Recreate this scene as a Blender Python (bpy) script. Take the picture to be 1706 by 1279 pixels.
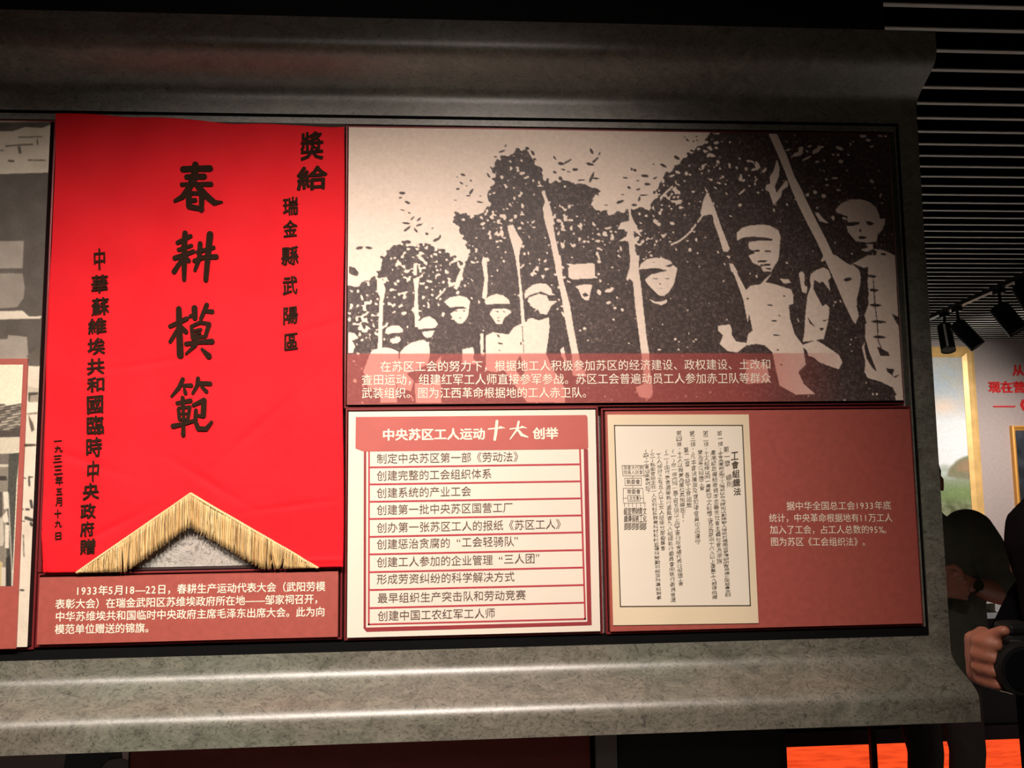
import bpy, bmesh, math, random
import numpy as np
from mathutils import Vector, Matrix
random.seed(7); rng = np.random.default_rng(11)
for o in list(bpy.data.objects): bpy.data.objects.remove(o)
SC = bpy.context.scene; COL = SC.collection
# ---------------------------------------------------------------- camera
F, CX, CY, CAMZ = 1350.0, 853.0, 639.5, 1.6
YAW, PITCH, ROLL = -0.066065, 0.097102, 0.012541
def camR(y, p, r):
    c, s = math.cos, math.sin
    Rz = np.array([[c(y), -s(y), 0], [s(y), c(y), 0], [0, 0, 1]])
    Rx = np.array([[1, 0, 0], [0, c(p), -s(p)], [0, s(p), c(p)]])
    Ry = np.array([[c(r), 0, s(r)], [0, 1, 0], [-s(r), 0, c(r)]])
    return Rz @ Rx @ Ry
M = camR(YAW, PITCH, ROLL)
cam = bpy.data.objects.new('camera_view', bpy.data.cameras.new('camera_view')); COL.objects.link(cam)
cam.data.sensor_width = 36; cam.data.lens = F / 1706 * 36; cam.data.clip_start = 0.05
r_, f_, u_ = M[:, 0], M[:, 1], M[:, 2]
cam.matrix_world = Matrix(((r_[0], u_[0], -f_[0], 0), (r_[1], u_[1], -f_[1], 0), (r_[2], u_[2], -f_[2], CAMZ), (0, 0, 0, 1)))
SC.camera = cam
# ---------------------------------------------------------------- light and exposure
SC.view_settings.view_transform = 'Standard'; SC.view_settings.look = 'None'
SC.view_settings.gamma = 1; SC.view_settings.use_curve_mapping = False
SC.view_settings.exposure = 0.0
wd = bpy.data.worlds.new('World'); SC.world = wd; wd.use_nodes = True
wd.node_tree.nodes['Background'].inputs[0].default_value = (0.75, 0.85, 0.9, 1)
wd.node_tree.nodes['Background'].inputs[1].default_value = 0.03
def spot(name, loc, tgt, power, cone, blend, col=(1, .89, .74), rad=.03):
    l = bpy.data.lights.new(name, 'SPOT'); l.energy = power; l.color = col
    l.spot_size = math.radians(cone); l.spot_blend = blend; l.shadow_soft_size = rad
    o = bpy.data.objects.new(name, l); COL.objects.link(o); o.location = loc
    o.rotation_euler = (Vector(tgt) - Vector(loc)).to_track_quat('-Z', 'Y').to_euler(); return o
WARM = (1, .875, .785)
spot('track_light_beam', (-0.60, 0.2, 2.88), (-0.62, 2.1, .86), 238, 79, 1, WARM, .08)
spot('track_light_beam', (0.22, 0.2, 2.88), (.04, 2.1, 1.12), 212, 76, 1, WARM, .08)
spot('hall_fill', (-.3, -1.3, 2.7), (-.2, 2.1, 1.5), 17, 80, 1, WARM, .15)
spot('track_light_beam', (-1.7, 0.2, 2.88), (-1.7, 2.1, .90), 130, 80, 1, WARM, .05)
def area(name, loc, tgt, power, sx, sy, col):
    l = bpy.data.lights.new(name, 'AREA'); l.energy = power; l.color = col; l.shape = 'RECTANGLE'; l.size = sx; l.size_y = sy
    o = bpy.data.objects.new(name, l); COL.objects.link(o); o.location = loc
    o.rotation_euler = (Vector(tgt) - Vector(loc)).to_track_quat('-Z', 'Y').to_euler(); return o
spot('gallery_wash', (6.3, 6.2, 2.85), (6.3, 9.0, .85), 260, 66, 1, (1, .86, .8))
spot('slat_bounce_fill', (3.6, 6.0, 2.85), (3.7, 6.0, 0), 520, 110, .7, (1, .95, .9))  # added spot: its floor bounce brightens the slats from below
spot('slat_bounce_fill', (3.7, 1.9, 2.85), (3.8, 1.9, 0), 270, 72, .7, (1, .93, .86))  # added the same way, for the nearer slats
spot('painting_light_beam', (5.3, 6.0, 2.85), (5.4, 9.0, 1.6), 330, 62, 1, (1, .95, .86))
# ---------------------------------------------------------------- pixel rays -> points on real planes
D = 2.1
def w(px, py, Y):
    d = M @ np.array([(px - CX) / F, 1, -(py - CY) / F]); return Vector(d * Y / d[1] + np.array([0, 0, CAMZ]))
def wz(px, py, Z):
    d = M @ np.array([(px - CX) / F, 1, -(py - CY) / F]); return Vector(d * (Z - CAMZ) / d[2] + np.array([0, 0, CAMZ]))
# ---------------------------------------------------------------- materials
def mat(name, col, rough=.6, metal=0, emit=None, es=0, noise=None, bump=None, spec=.5):
    m = bpy.data.materials.new(name); m.use_nodes = True; nt = m.node_tree; b = nt.nodes['Principled BSDF']
    b.inputs['Roughness'].default_value = rough; b.inputs['Metallic'].default_value = metal
    b.inputs['Specular IOR Level'].default_value = spec
    tc = nt.nodes.new('ShaderNodeTexCoord')
    n = nt.nodes.new('ShaderNodeTexNoise'); n.inputs['Scale'].default_value = (noise or (30, .06))[0]; n.inputs['Detail'].default_value = 6
    nt.links.new(tc.outputs['Object'], n.inputs['Vector'])
    a = (noise or (30, .06))[1]
    r = nt.nodes.new('ShaderNodeValToRGB'); r.color_ramp.elements[0].position = .3; r.color_ramp.elements[1].position = .7
    r.color_ramp.elements[0].color = [max(0, c * (1 - a)) for c in col] + [1]; r.color_ramp.elements[1].color = [min(1, c * (1 + a)) for c in col] + [1]
    nt.links.new(n.outputs['Fac'], r.inputs['Fac']); nt.links.new(r.outputs['Color'], b.inputs['Base Color'])
    if emit: b.inputs['Emission Color'].default_value = (*emit, 1); b.inputs['Emission Strength'].default_value = es
    if bump:
        n2 = nt.nodes.new('ShaderNodeTexNoise'); n2.inputs['Scale'].default_value = bump[0]; n2.inputs['Detail'].default_value = 5
        nt.links.new(tc.outputs['Object'], n2.inputs['Vector'])
        bp = nt.nodes.new('ShaderNodeBump'); bp.inputs['Strength'].default_value = bump[1]; bp.inputs['Distance'].default_value = bump[2] if len(bump) > 2 else .002
        nt.links.new(n2.outputs['Fac'], bp.inputs['Height']); nt.links.new(bp.outputs['Normal'], b.inputs['Normal'])
    return m
def concrete(name='concrete_finish', lo=(.075, .078, .062), hi=(.27, .26, .222)):
    m = bpy.data.materials.new(name); m.use_nodes = True; nt = m.node_tree; b = nt.nodes['Principled BSDF']; L = nt.links.new; N = nt.nodes.new
    tc = N('ShaderNodeTexCoord'); mp = N('ShaderNodeMapping'); mp.inputs['Scale'].default_value = (.75, 1, 1.15); L(tc.outputs['Object'], mp.inputs['Vector'])
    def ns(s, d, dist=0, rg=.6):
        n = N('ShaderNodeTexNoise'); n.inputs['Scale'].default_value = s; n.inputs['Detail'].default_value = d; n.inputs['Distortion'].default_value = dist; n.inputs['Roughness'].default_value = rg
        L(mp.outputs[0], n.inputs['Vector']); return n
    n1 = ns(13, 12, 1.4, .82); n2 = ns(42, 10, 3.5, .8); n3 = ns(2.2, 3)
    r1 = N('ShaderNodeValToRGB'); r1.color_ramp.elements[0].position = .3; r1.color_ramp.elements[1].position = .68
    r1.color_ramp.elements[0].color = (*lo, 1); r1.color_ramp.elements[1].color = (*hi, 1); L(n1.outputs['Fac'], r1.inputs['Fac'])
    r2 = N('ShaderNodeValToRGB'); r2.color_ramp.elements[0].position = .40; r2.color_ramp.elements[0].color = (.17, .165, .15, 1); r2.color_ramp.elements[1].position = .5; r2.color_ramp.elements[1].color = (1, 1, 1, 1)
    L(n2.outputs['Fac'], r2.inputs['Fac'])
    r3 = N('ShaderNodeValToRGB'); r3.color_ramp.elements[0].color = (.92, .97, .88, 1); r3.color_ramp.elements[1].color = (1.0, .93, .86, 1); r3.color_ramp.elements[0].position = .4; r3.color_ramp.elements[1].position = .6
    L(n3.outputs['Fac'], r3.inputs['Fac'])
    a = N('ShaderNodeMixRGB'); a.blend_type = 'MULTIPLY'; a.inputs[0].default_value = .75; L(r1.outputs[0], a.inputs[1]); L(r2.outputs[0], a.inputs[2])
    c = N('ShaderNodeMixRGB'); c.blend_type = 'MULTIPLY'; c.inputs[0].default_value = 1; L(a.outputs[0], c.inputs[1]); L(r3.outputs[0], c.inputs[2])
    L(c.outputs[0], b.inputs['Base Color'])
    b.inputs['Roughness'].default_value = .39; b.inputs['Specular IOR Level'].default_value = 1.0; b.inputs['IOR'].default_value = 1.6
    bp = N('ShaderNodeBump'); bp.inputs['Strength'].default_value = .25; bp.inputs['Distance'].default_value = .0015; L(n2.outputs['Fac'], bp.inputs['Height']); L(bp.outputs[0], b.inputs['Normal'])
    return m
def printed(name, rough=.55, emit=0):
    m = bpy.data.materials.new(name); m.use_nodes = True; nt = m.node_tree; b = nt.nodes['Principled BSDF']
    a = nt.nodes.new('ShaderNodeAttribute'); a.attribute_name = 'print'
    tc = nt.nodes.new('ShaderNodeTexCoord'); n = nt.nodes.new('ShaderNodeTexNoise'); n.inputs['Scale'].default_value = 700; nt.links.new(tc.outputs['Object'], n.inputs['Vector'])
    r = nt.nodes.new('ShaderNodeMapRange'); r.inputs['To Min'].default_value = .92; r.inputs['To Max'].default_value = 1.08; nt.links.new(n.outputs['Fac'], r.inputs['Value'])
    v = nt.nodes.new('ShaderNodeVectorMath'); v.operation = 'SCALE'; nt.links.new(a.outputs['Color'], v.inputs[0]); nt.links.new(r.outputs[0], v.inputs['Scale'])
    nt.links.new(v.outputs[0], b.inputs['Base Color']); b.inputs['Roughness'].default_value = rough; b.inputs['Specular IOR Level'].default_value = .35
    return m
CONC = concrete()
CONC2 = concrete('lightened_concrete', (.085, .083, .070), (.30, .29, .25))  # concrete copy, colour raised to stand in for light on top and side
GREYC = concrete('grey_backing', (.34, .33, .32), (.60, .58, .55))
BLACK = mat('black_paint', (.006, .006, .007), .7)
DREC = mat('shadow_gap_black', (.004, .004, .004), .9, spec=.1)
REDF = mat('red_lacquered_metal', (.20, .022, .024), .38, .2)
REDB = mat('red_board', (.375, .082, .062), .5, noise=(60, .08))
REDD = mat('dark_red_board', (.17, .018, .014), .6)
CREAM = mat('cream_board', (.80, .70, .58), .55, noise=(4, .03))
PAPER = mat('aged_paper', (.78, .64, .44), .6, noise=(5, .05))
PAPER2 = mat('pale_paper', (.82, .73, .60), .6, noise=(5, .03))
INKW = mat('cream_ink', (.88, .78, .62), .6)
INKD = mat('brown_ink', (.12, .075, .06), .6)
INKK = mat('document_ink', (.085, .062, .042), .6)
SALM = mat('salmon_print', (.48, .105, .085), .5, noise=(12, .06))
LINE = mat('crimson_print', (.46, .045, .06), .5)
EDGE = mat('board_edge', (.03, .01, .01), .7)
CAL = mat('calligraphy_ink', (.024, .011, .006), .9, noise=(300, .35), spec=.1)
CLOTH = mat('red_banner_cloth', (.76, .010, .018), .75, noise=(9, .05), bump=(8, .5, .010), spec=.2)
def island(name, cols, rough=.55):
    m = bpy.data.materials.new(name); m.use_nodes = True; nt = m.node_tree; b = nt.nodes['Principled BSDF']
    g = nt.nodes.new('ShaderNodeNewGeometry'); r = nt.nodes.new('ShaderNodeValToRGB'); e = r.color_ramp.elements
    e[0].position = 0; e[0].color = (*cols[0], 1); e[1].position = 1; e[1].color = (*cols[-1], 1)
    for i, c in enumerate(cols[1:-1]): q = e.new((i + 1) / (len(cols) - 1)); q.color = (*c, 1)
    nt.links.new(g.outputs['Random Per Island'], r.inputs[0]); nt.links.new(r.outputs[0], b.inputs['Base Color']); b.inputs['Roughness'].default_value = rough
    return m
FRING = island('gold_fringe_thread', [(.50, .30, .10), (.80, .56, .24), (.62, .40, .16), (.85, .66, .34), (.20, .12, .05), (.72, .52, .24), (.45, .22, .06)])
GOLDB = mat('gold_braid', (.80, .60, .30), .5, bump=(600, .6, .002))
# ---------------------------------------------------------------- mesh helpers
def link(name, me, m=None, parent=None):
    o = bpy.data.objects.new(name, me); COL.objects.link(o)
    if m is not None:
        for x in (m if isinstance(m, (list, tuple)) else [m]): me.materials.append(x)
    if parent is not None: o.parent = parent; o.matrix_parent_inverse = Matrix.Translation(-Vector(parent.location))
    return o
def meshof(name, vs, fs, m=None, parent=None, smooth=False):
    me = bpy.data.meshes.new(name); me.from_pydata([tuple(v) for v in vs], [], fs); me.update()
    if smooth: me.polygons.foreach_set('use_smooth', [True] * len(me.polygons))
    return link(name, me, m, parent)
def empty(name, loc=(0, 0, 0)):
    o = bpy.data.objects.new(name, None); COL.objects.link(o); o.location = loc; o.empty_display_size = .1; return o
def tag(o, label=None, cat=None, group=None, kind=None):
    if label: o['label'] = label
    if cat: o['category'] = cat
    if group: o['group'] = group
    if kind: o['kind'] = kind
    return o
def frombm(name, bm, m=None, parent=None, smooth=False):
    me = bpy.data.meshes.new(name); bm.to_mesh(me); bm.free()
    if smooth: me.polygons.foreach_set('use_smooth', [True] * len(me.polygons))
    return link(name, me, m, parent)
def addbox(bm, a, b, bev=0):
    r = bmesh.ops.create_cube(bm, size=1); vs = r['verts']
    for v in vs: v.co = Vector([a[i] + (v.co[i] + .5) * (b[i] - a[i]) for i in range(3)])
    if bev:
        es = {e for v in vs for e in v.link_edges}
        bmesh.ops.bevel(bm, geom=list(es), offset=bev, segments=2, affect='EDGES', profile=.5)
def box(name, a, b, m, parent=None, bev=0):
    bm = bmesh.new(); addbox(bm, a, b, bev); return frombm(name, bm, m, parent)
def cyl(bm, p0, p1, r0, r1=None, seg=20, cap=True):
    p0, p1 = Vector(p0), Vector(p1); r1 = r0 if r1 is None else r1; d = p1 - p0
    mt = Matrix.Translation((p0 + p1) / 2) @ d.to_track_quat('Z', 'Y').to_matrix().to_4x4()
    bmesh.ops.create_cone(bm, cap_ends=cap, segments=seg, radius1=r0, radius2=r1, depth=d.length, matrix=mt)
def srgb(c): c = np.asarray(c, float) / 255.0; return np.where(c <= .04045, c / 12.92, ((c + .055) / 1.055) ** 2.4)
# quad slab on a plane facing -Y, from four pixel corners TL,TR,BR,BL
def board(name, q, Y, th, m, parent=None):
    p = [w(x, y, Y) for x, y in q]; x0 = (p[0].x + p[3].x) / 2; x1 = (p[1].x + p[2].x) / 2; z1 = (p[0].z + p[1].z) / 2; z0 = (p[2].z + p[3].z) / 2
    return box(name, (x0, Y, z0), (x1, Y + th, z1), m, parent), (x0, x1, z0, z1)
# colour print: dense grid with a colour attribute sampled from canvas(px,py)
def printgrid(name, q, Y, canvas, ox, oy, sc, step, m, parent, rect=None):
    p = [w(x, y, Y) for x, y in q]
    W = max(abs(q[1][0] - q[0][0]), abs(q[2][0] - q[3][0])); H = abs(q[3][1] - q[0][1])
    nx, ny = int(W / step) + 1, int(H / step) + 1
    U, V = np.meshgrid(np.linspace(0, 1, nx), np.linspace(0, 1, ny))
    def bil(i): return (q[0][i] * (1 - U) + q[1][i] * U) * (1 - V) + (q[3][i] * (1 - U) + q[2][i] * U) * V
    PX, PY = bil(0), bil(1)
    if rect: x0, x1, z0, z1 = rect
    else:
        x0 = (p[0].x + p[3].x) / 2; x1 = (p[1].x + p[2].x) / 2; z1 = (p[0].z + p[1].z) / 2; z0 = (p[2].z + p[3].z) / 2
    X = x0 + (x1 - x0) * U; Z = z1 + (z0 - z1) * V
    co = np.stack([X, np.full_like(X, Y), Z], -1).reshape(-1, 3)
    ix = np.clip(((PX - ox) * sc).astype(int), 0, canvas.shape[1] - 1); iy = np.clip(((PY - oy) * sc).astype(int), 0, canvas.shape[0] - 1)
    colr = srgb(canvas[iy, ix]).reshape(-1, 3)
    g = np.arange(nx * ny).reshape(ny, nx)
    fs = np.stack([g[:-1, :-1], g[1:, :-1], g[1:, 1:], g[:-1, 1:]], -1).reshape(-1, 4)
    me = bpy.data.meshes.new(name); me.vertices.add(len(co)); me.vertices.foreach_set('co', co.ravel())
    me.loops.add(fs.size); me.loops.foreach_set('vertex_index', fs.ravel().astype(np.int32))
    me.polygons.add(len(fs)); me.polygons.foreach_set('loop_start', np.arange(0, fs.size, 4, dtype=np.int32))
    me.update(calc_edges=True)
    a = me.attributes.new('print', 'FLOAT_COLOR', 'POINT'); a.data.foreach_set('color', np.concatenate([colr, np.ones((len(colr), 1))], 1).astype(np.float32).ravel())
    return link(name, me, m, parent)
def blur(a, s):
    k = int(3 * s) + 1; x = np.arange(-k, k + 1); g = np.exp(-x * x / (2 * s * s)); g /= g.sum()
    for ax in (0, 1):
        n = a.shape[ax]; fk = np.fft.rfft(np.pad(a, [(k, k) if i == ax else (0, 0) for i in (0, 1)], mode='edge'), axis=ax)
        L = n + 2 * k; gg = np.zeros(L); gg[:2 * k + 1] = g; gf = np.fft.rfft(np.roll(gg, -k))
        sh = [1, 1]; sh[ax] = -1
        a = np.fft.irfft(fk * gf.reshape(sh), n=L, axis=ax); a = a[k:k + n, :] if ax == 0 else a[:, k:k + n]
    return a
def gnoise(shape, s, sy=None):
    a = blur(rng.standard_normal(shape), s); return a / a.std()
def polymask(shape, pts, ox, oy, sc):
    P = [((x - ox) * sc, (y - oy) * sc) for x, y in pts]
    xs = [p[0] for p in P]; ys = [p[1] for p in P]
    x0, x1 = max(0, int(min(xs)) - 1), min(shape[1], int(max(xs)) + 2); y0, y1 = max(0, int(min(ys)) - 1), min(shape[0], int(max(ys)) + 2)
    if x1 <= x0 or y1 <= y0: return None
    X, Y = np.meshgrid(np.arange(x0, x1) + .5, np.arange(y0, y1) + .5); ins = np.zeros(X.shape, bool)
    for i in range(len(P)):
        ax, ay = P[i]; bx, by = P[i - 1]
        if ay == by: continue
        ins ^= ((ay > Y) != (by > Y)) & (X < (bx - ax) * (Y - ay) / (by - ay) + ax)
    return slice(y0, y1), slice(x0, x1), ins
class Canvas:
    def __init__(s, x0, y0, x1, y1, sc, col):
        s.ox, s.oy, s.sc = x0, y0, sc; s.a = np.zeros((int((y1 - y0) * sc), int((x1 - x0) * sc), 3)); s.a[:] = col; s.shape = s.a.shape[:2]
    def poly(s, pts, col, t=None, jit=0):
        if t: pts = [(t[0] + x / t[2], t[1] + y / t[2]) for x, y in pts]
        r = polymask(s.shape, pts, s.ox, s.oy, s.sc)
        if r: s.a[r[0], r[1]][r[2]] = col
    def line(s, pts, wd, col, t=None):
        if t: pts = [(t[0] + x / t[2], t[1] + y / t[2]) for x, y in pts]; wd = wd / t[2]
        for (ax, ay), (bx, by) in zip(pts[:-1], pts[1:]):
            L = math.hypot(bx - ax, by - ay) or 1; nx, ny = -(by - ay) / L * wd / 2, (bx - ax) / L * wd / 2
            s.poly([(ax + nx, ay + ny), (bx + nx, by + ny), (bx - nx, by - ny), (ax - nx, ay - ny)], col)
        for x, y in pts: s.ell(x, y, wd / 2, wd / 2, 0, col)
    def ell(s, x, y, rx, ry, a, col, t=None):
        if t: x, y, rx, ry = t[0] + x / t[2], t[1] + y / t[2], rx / t[2], ry / t[2]
        s.poly([(x + rx * math.cos(q) * math.cos(a) - ry * math.sin(q) * math.sin(a), y + rx * math.cos(q) * math.sin(a) + ry * math.sin(q) * math.cos(a)) for q in [k * math.pi / 8 for k in range(16)]], col)
# lettering
FC = bpy.data.curves.new('glyph_source', 'FONT'); FO = bpy.data.objects.new('glyph_source', FC); COL.objects.link(FO); GC = {}
def glyph(ch, off):
    k = (ch, off)
    if k not in GC:
        FC.resolution_u = 2; FC.offset = off; FC.body = ch
        ev = FO.evaluated_get(bpy.context.evaluated_depsgraph_get()); me = ev.to_mesh()
        GC[k] = ([(v.co.x, v.co.y) for v in me.vertices], [tuple(p.vertices) for p in me.polygons]); ev.to_mesh_clear()
    return GC[k]
class Ink:
    def __init__(s): s.v = []; s.f = []
    def add(s, vs, fs): n = len(s.v); s.v += vs; s.f += [tuple(i + n for i in f) for f in fs]
    def glyphs(s, ch, P, off=0):     # P(u,v): em coordinates (0..1 across, 0..1 up) -> world point
        if off <= .008: vs, fs = glyph(ch, 0); s.add([P(x, (y + .12) / 1.0) for x, y in vs], fs); return
        vs, fs = glyph(ch, 0)
        for k in range(6):
            dx, dy = off * math.cos(k * math.pi / 3), off * math.sin(k * math.pi / 3); s.add([P(x + dx, y + dy + .12) - Vector((0, k * 1e-5, 0)) for x, y in vs], fs)
    def row(s, text, x0, y0, x1, y1, h, Y, off=0, asp=1.0):
        """text whose cells run from pixel (x0,y0) to (x1,y1) (cell centres' height), cell height h px"""
        hw = [0.56 if (c.isascii() and c != ' ') else 1.0 for c in text]; T = sum(hw); u = 0
        A, B = w(x0, y0, Y), w(x1, y1, Y); d = (B - A); up = (w(x0, y0 - h, Y) - w(x0, y0, Y)).z
        for c, q in zip(text, hw):
            if c != ' ':
                cw = d.length / T
                if q < 1:
                    s.glyphs(c, lambda a, b, u=u: A + d * ((u + a * .95) / T) + Vector((0, 0, (b - .47) * up)), off)
                else:
                    s.glyphs(c, lambda a, b, u=u: A + d * ((u + a) / T) + Vector((0, 0, (b - .47) * up)), off)
            u += q
    def fit(s, ch, x0, y0, x1, y1, Y, off=0, jit=0, surf=None, shear=0, raw=False):   # ink box fitted to pixel box
        vs, fs = glyph(ch, 0); xs = [v[0] for v in vs]; ys = [v[1] for v in vs]; a, b, c, e = min(xs), max(xs), min(ys), max(ys)
        if b - a < .3 and not raw: m_ = (a + b) / 2; a, b = m_ - .4, m_ + .4
        if e - c < .3 and not raw: m_ = (c + e) / 2; c, e = m_ - .4, m_ + .4
        if off > .008:
            for k in range(8):
                q = k * math.pi / 4; W_ = (x1 - x0) * off; s.fit(ch, x0 + W_ + W_ * math.cos(q), y0 + W_ + W_ * math.sin(q), x1 - W_ + W_ * math.cos(q), y1 - W_ + W_ * math.sin(q), Y - k * 1.5e-5, 0, jit, (lambda x, z, k=k: surf(x, z) - k * 1.5e-5) if surf else None, shear)
            return
        out = []
        for x, y in vs:
            p = w(x0 + (x - a) / (b - a) * (x1 - x0) + random.uniform(-jit, jit), y1 + (y - c) / (e - c) * (y0 - y1) - ((x - a) / (b - a) - .5) * shear * (x1 - x0) + random.uniform(-jit, jit), Y)
            if surf: p.y = surf(p.x, p.z)
            out.append(p)
        s.add(out, fs)
    def col(s, text, x0, y0, x1, y1, wd, Y, off=0, jit=.4, fill=.95):
        n = len(text)
        for i, c in enumerate(text):
            if c == ' ': continue
            h = (y1 - y0) / n; cx = x0 + (x1 - x0) * (i + .5) / n + random.uniform(-.4, .4); cy = y0 + h * (i + .5)
            s.fit(c, cx - wd / 2, cy - h * fill / 2, cx + wd / 2, cy + h * fill / 2, Y, off, jit, None, .12)
    def stroke(s, pts, Y, t=(0, 0, 1), surf=None, k=0):
        P = [(t[0] + x / t[2], t[1] + y / t[2], r / 2 / t[2]) for x, y, r in pts]; N = 12; kk = 0
        # smooth resample
        for (ax, ay, ar), (bx, by, br) in zip(P[:-1], P[1:]):
            L = math.hypot(bx - ax, by - ay) or 1e-6; an = math.atan2(by - ay, bx - ax); ring = []
            for i in range(N // 2 + 1): q = an + math.pi / 2 + math.pi * i / (N // 2); ring.append((ax + ar * math.cos(q), ay + ar * math.sin(q)))
            for i in range(N // 2 + 1): q = an - math.pi / 2 + math.pi * i / (N // 2); ring.append((bx + br * math.cos(q), by + br * math.sin(q)))
            kk += 1; out = []
            for x, y in ring:
                p = w(x, y, Y); p.y = (surf(p.x, p.z) if surf else Y) - (k * 4 + kk) * 2e-5; out.append(p)
            s.add(out, [tuple(range(len(out)))])
    def rect(s, x0, y0, x1, y1, Y, y0r=None, y1r=None):
        q = [(x0, y0), (x0, y1), (x1, y1 if y1r is None else y1r), (x1, y0 if y0r is None else y0r)]; s.add([w(a, b, Y) for a, b in q], [(0, 1, 2, 3)])
    def line(s, pts, wd, Y):
        for i in range(len(pts) - 1):
            (ax, ay), (bx, by) = pts[i], pts[i + 1]; L = math.hypot(bx - ax, by - ay); tx, ty = (bx - ax) / L * wd / 2, (by - ay) / L * wd / 2
            s.add([w(ax - tx - ty, ay - ty + tx, Y), w(bx + tx - ty, by + ty + tx, Y), w(bx + tx + ty, by + ty - tx, Y), w(ax - tx + ty, ay - ty - tx, Y)], [(0, 1, 2, 3)])
    def done(s, name, m, parent): return meshof(name, s.v, s.f, m, parent)
# tapered blob bodies
def blob(name, segs, voxel, m, parent, smooth=4):
    bm = bmesh.new()
    for sg in segs:
        a, ra, b, rb = sg if len(sg) == 4 else (sg[0], sg[1], sg[0], sg[1])
        ra = (ra,) * 3 if isinstance(ra, (int, float)) else ra; rb = (rb,) * 3 if isinstance(rb, (int, float)) else rb
        vs = []
        for c, r in ((a, ra), (b, rb)):
            t = bmesh.new(); bmesh.ops.create_icosphere(t, subdivisions=2, radius=1)
            vs += [bm.verts.new((c[0] + v.co.x * r[0], c[1] + v.co.y * r[1], c[2] + v.co.z * r[2])) for v in t.verts]; t.free()
            if a is b or a == b: break
        h = bmesh.ops.convex_hull(bm, input=vs)
        junk = [g for g in h['geom_interior'] if isinstance(g, bmesh.types.BMVert)]
        bmesh.ops.delete(bm, geom=junk, context='VERTS')
    o = frombm(name, bm, None, None)
    r = o.modifiers.new('r', 'REMESH'); r.mode = 'VOXEL'; r.voxel_size = voxel
    s_ = o.modifiers.new('s', 'SMOOTH'); s_.iterations = smooth; s_.factor = .5
    me = bpy.data.meshes.new_from_object(o.evaluated_get(bpy.context.evaluated_depsgraph_get()))
    bpy.data.objects.remove(o); me.materials.clear(); me.polygons.foreach_set('use_smooth', [True] * len(me.polygons))
    return link(name, me, m, parent)
# ================================================================ THE ROOM
def st(o): o['kind'] = 'structure'; return o
CEIL = 2.95
st(box('floor', (-4, -3, -.05), (9.5, 9.2, 0), mat('grey_stone_floor', (.34, .32, .30), .4, noise=(3, .15))))
st(box('wall_back', (-4, 9.0, 0), (9.5, 9.2, 3.3), mat('mauve_grey_paint', (.42, .35, .335), .8)))
st(box('wall_left', (-4.2, -3, 0), (-4, 9.2, 3.3), mat('charcoal_paint', (.02, .02, .02), .8)))
st(box('wall_right', (9.5, -3, 0), (9.7, 9.2, 3.3), mat('charcoal_paint', (.03, .028, .027), .8)))
st(box('wall_rear', (-4, -3.2, 0), (9.5, -3, 3.3), mat('charcoal_paint', (.03, .03, .03), .8)))
ceil = st(box('ceiling', (-4, -3, 3.25), (9.5, 9.2, 3.3), BLACK))
SL = mat('black_slat', (.003, .003, .003), .9, spec=.05); SLE = mat('lit_slat_edge', (.75, .72, .66), .5)  # pale strip paints the light caught along each slat's lower edge
def slatmesh():
    bm = bmesh.new(); addbox(bm, (-4, -.010, .012), (9.5, .010, .10)); n = len(bm.faces); addbox(bm, (-4, -.009, .008), (9.5, .009, .012))
    bm.faces.ensure_lookup_table()
    for f in bm.faces[n:]: f.material_index = 1
    me = bpy.data.meshes.new('slat'); bm.to_mesh(me); bm.free(); me.materials.append(SL); me.materials.append(SLE); return me
SM = slatmesh()
yk = 2.37 - .131 * 36
while yk < 8.95:
    if not (1.98 < yk < 2.2):
        o = bpy.data.objects.new('slat', SM); COL.objects.link(o); o.parent = ceil; o.location = (0, yk, CEIL)
    yk += .131
# wall that carries the display: bulkhead above, recessed lower wall
XE = 1.281
st(box('wall_front', (-4, 2.26, 0), (.893, 2.52, .97), BLACK))
st(box('trim_1', (-4, 2.10, 2.73), (1.203, 2.35, 3.25), BLACK))
bm = bmesh.new(); addbox(bm, (-4, 2.135, .965), (XE - .002, 2.52, 2.73)); st(frombm('wall_display', bm, GREYC))
# ================================================================ moulded concrete-look frame
fr = empty('moulded_surround', (0, 2.0, .95)); tag(fr, 'long grey concrete-look moulded frame surrounding the exhibition panels on the wall', 'surround')
def profile(z_in, z_out):
    s = 1 if z_out > z_in else -1; H = abs(z_out - z_in)
    sl = []; N = 48; t = .14
    def tilt(t):      # degrees the face leans out at height fraction t
        sm = lambda a, b: (lambda q: q * q * (3 - 2 * q))(min(1, max(0, (t - a) / (b - a))))
        return 56 * sm(.15, .44) * (1 - sm(.50, .77))
    o = 0; T = [(0, -.03), (0, 0), (.14, 0)]; dt = (.775 - .14) / N
    for k in range(N): o += math.tan(math.radians(tilt(t + dt / 2))) * dt; t += dt; T.append((t, o))
    T = [(a, b * .108 / o if b > 0 else b) for a, b in T] + [(1.0, .108), (1.0, -.03)]
    return [(z_in + s * H * t, D - o) for t, o in T]
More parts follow.
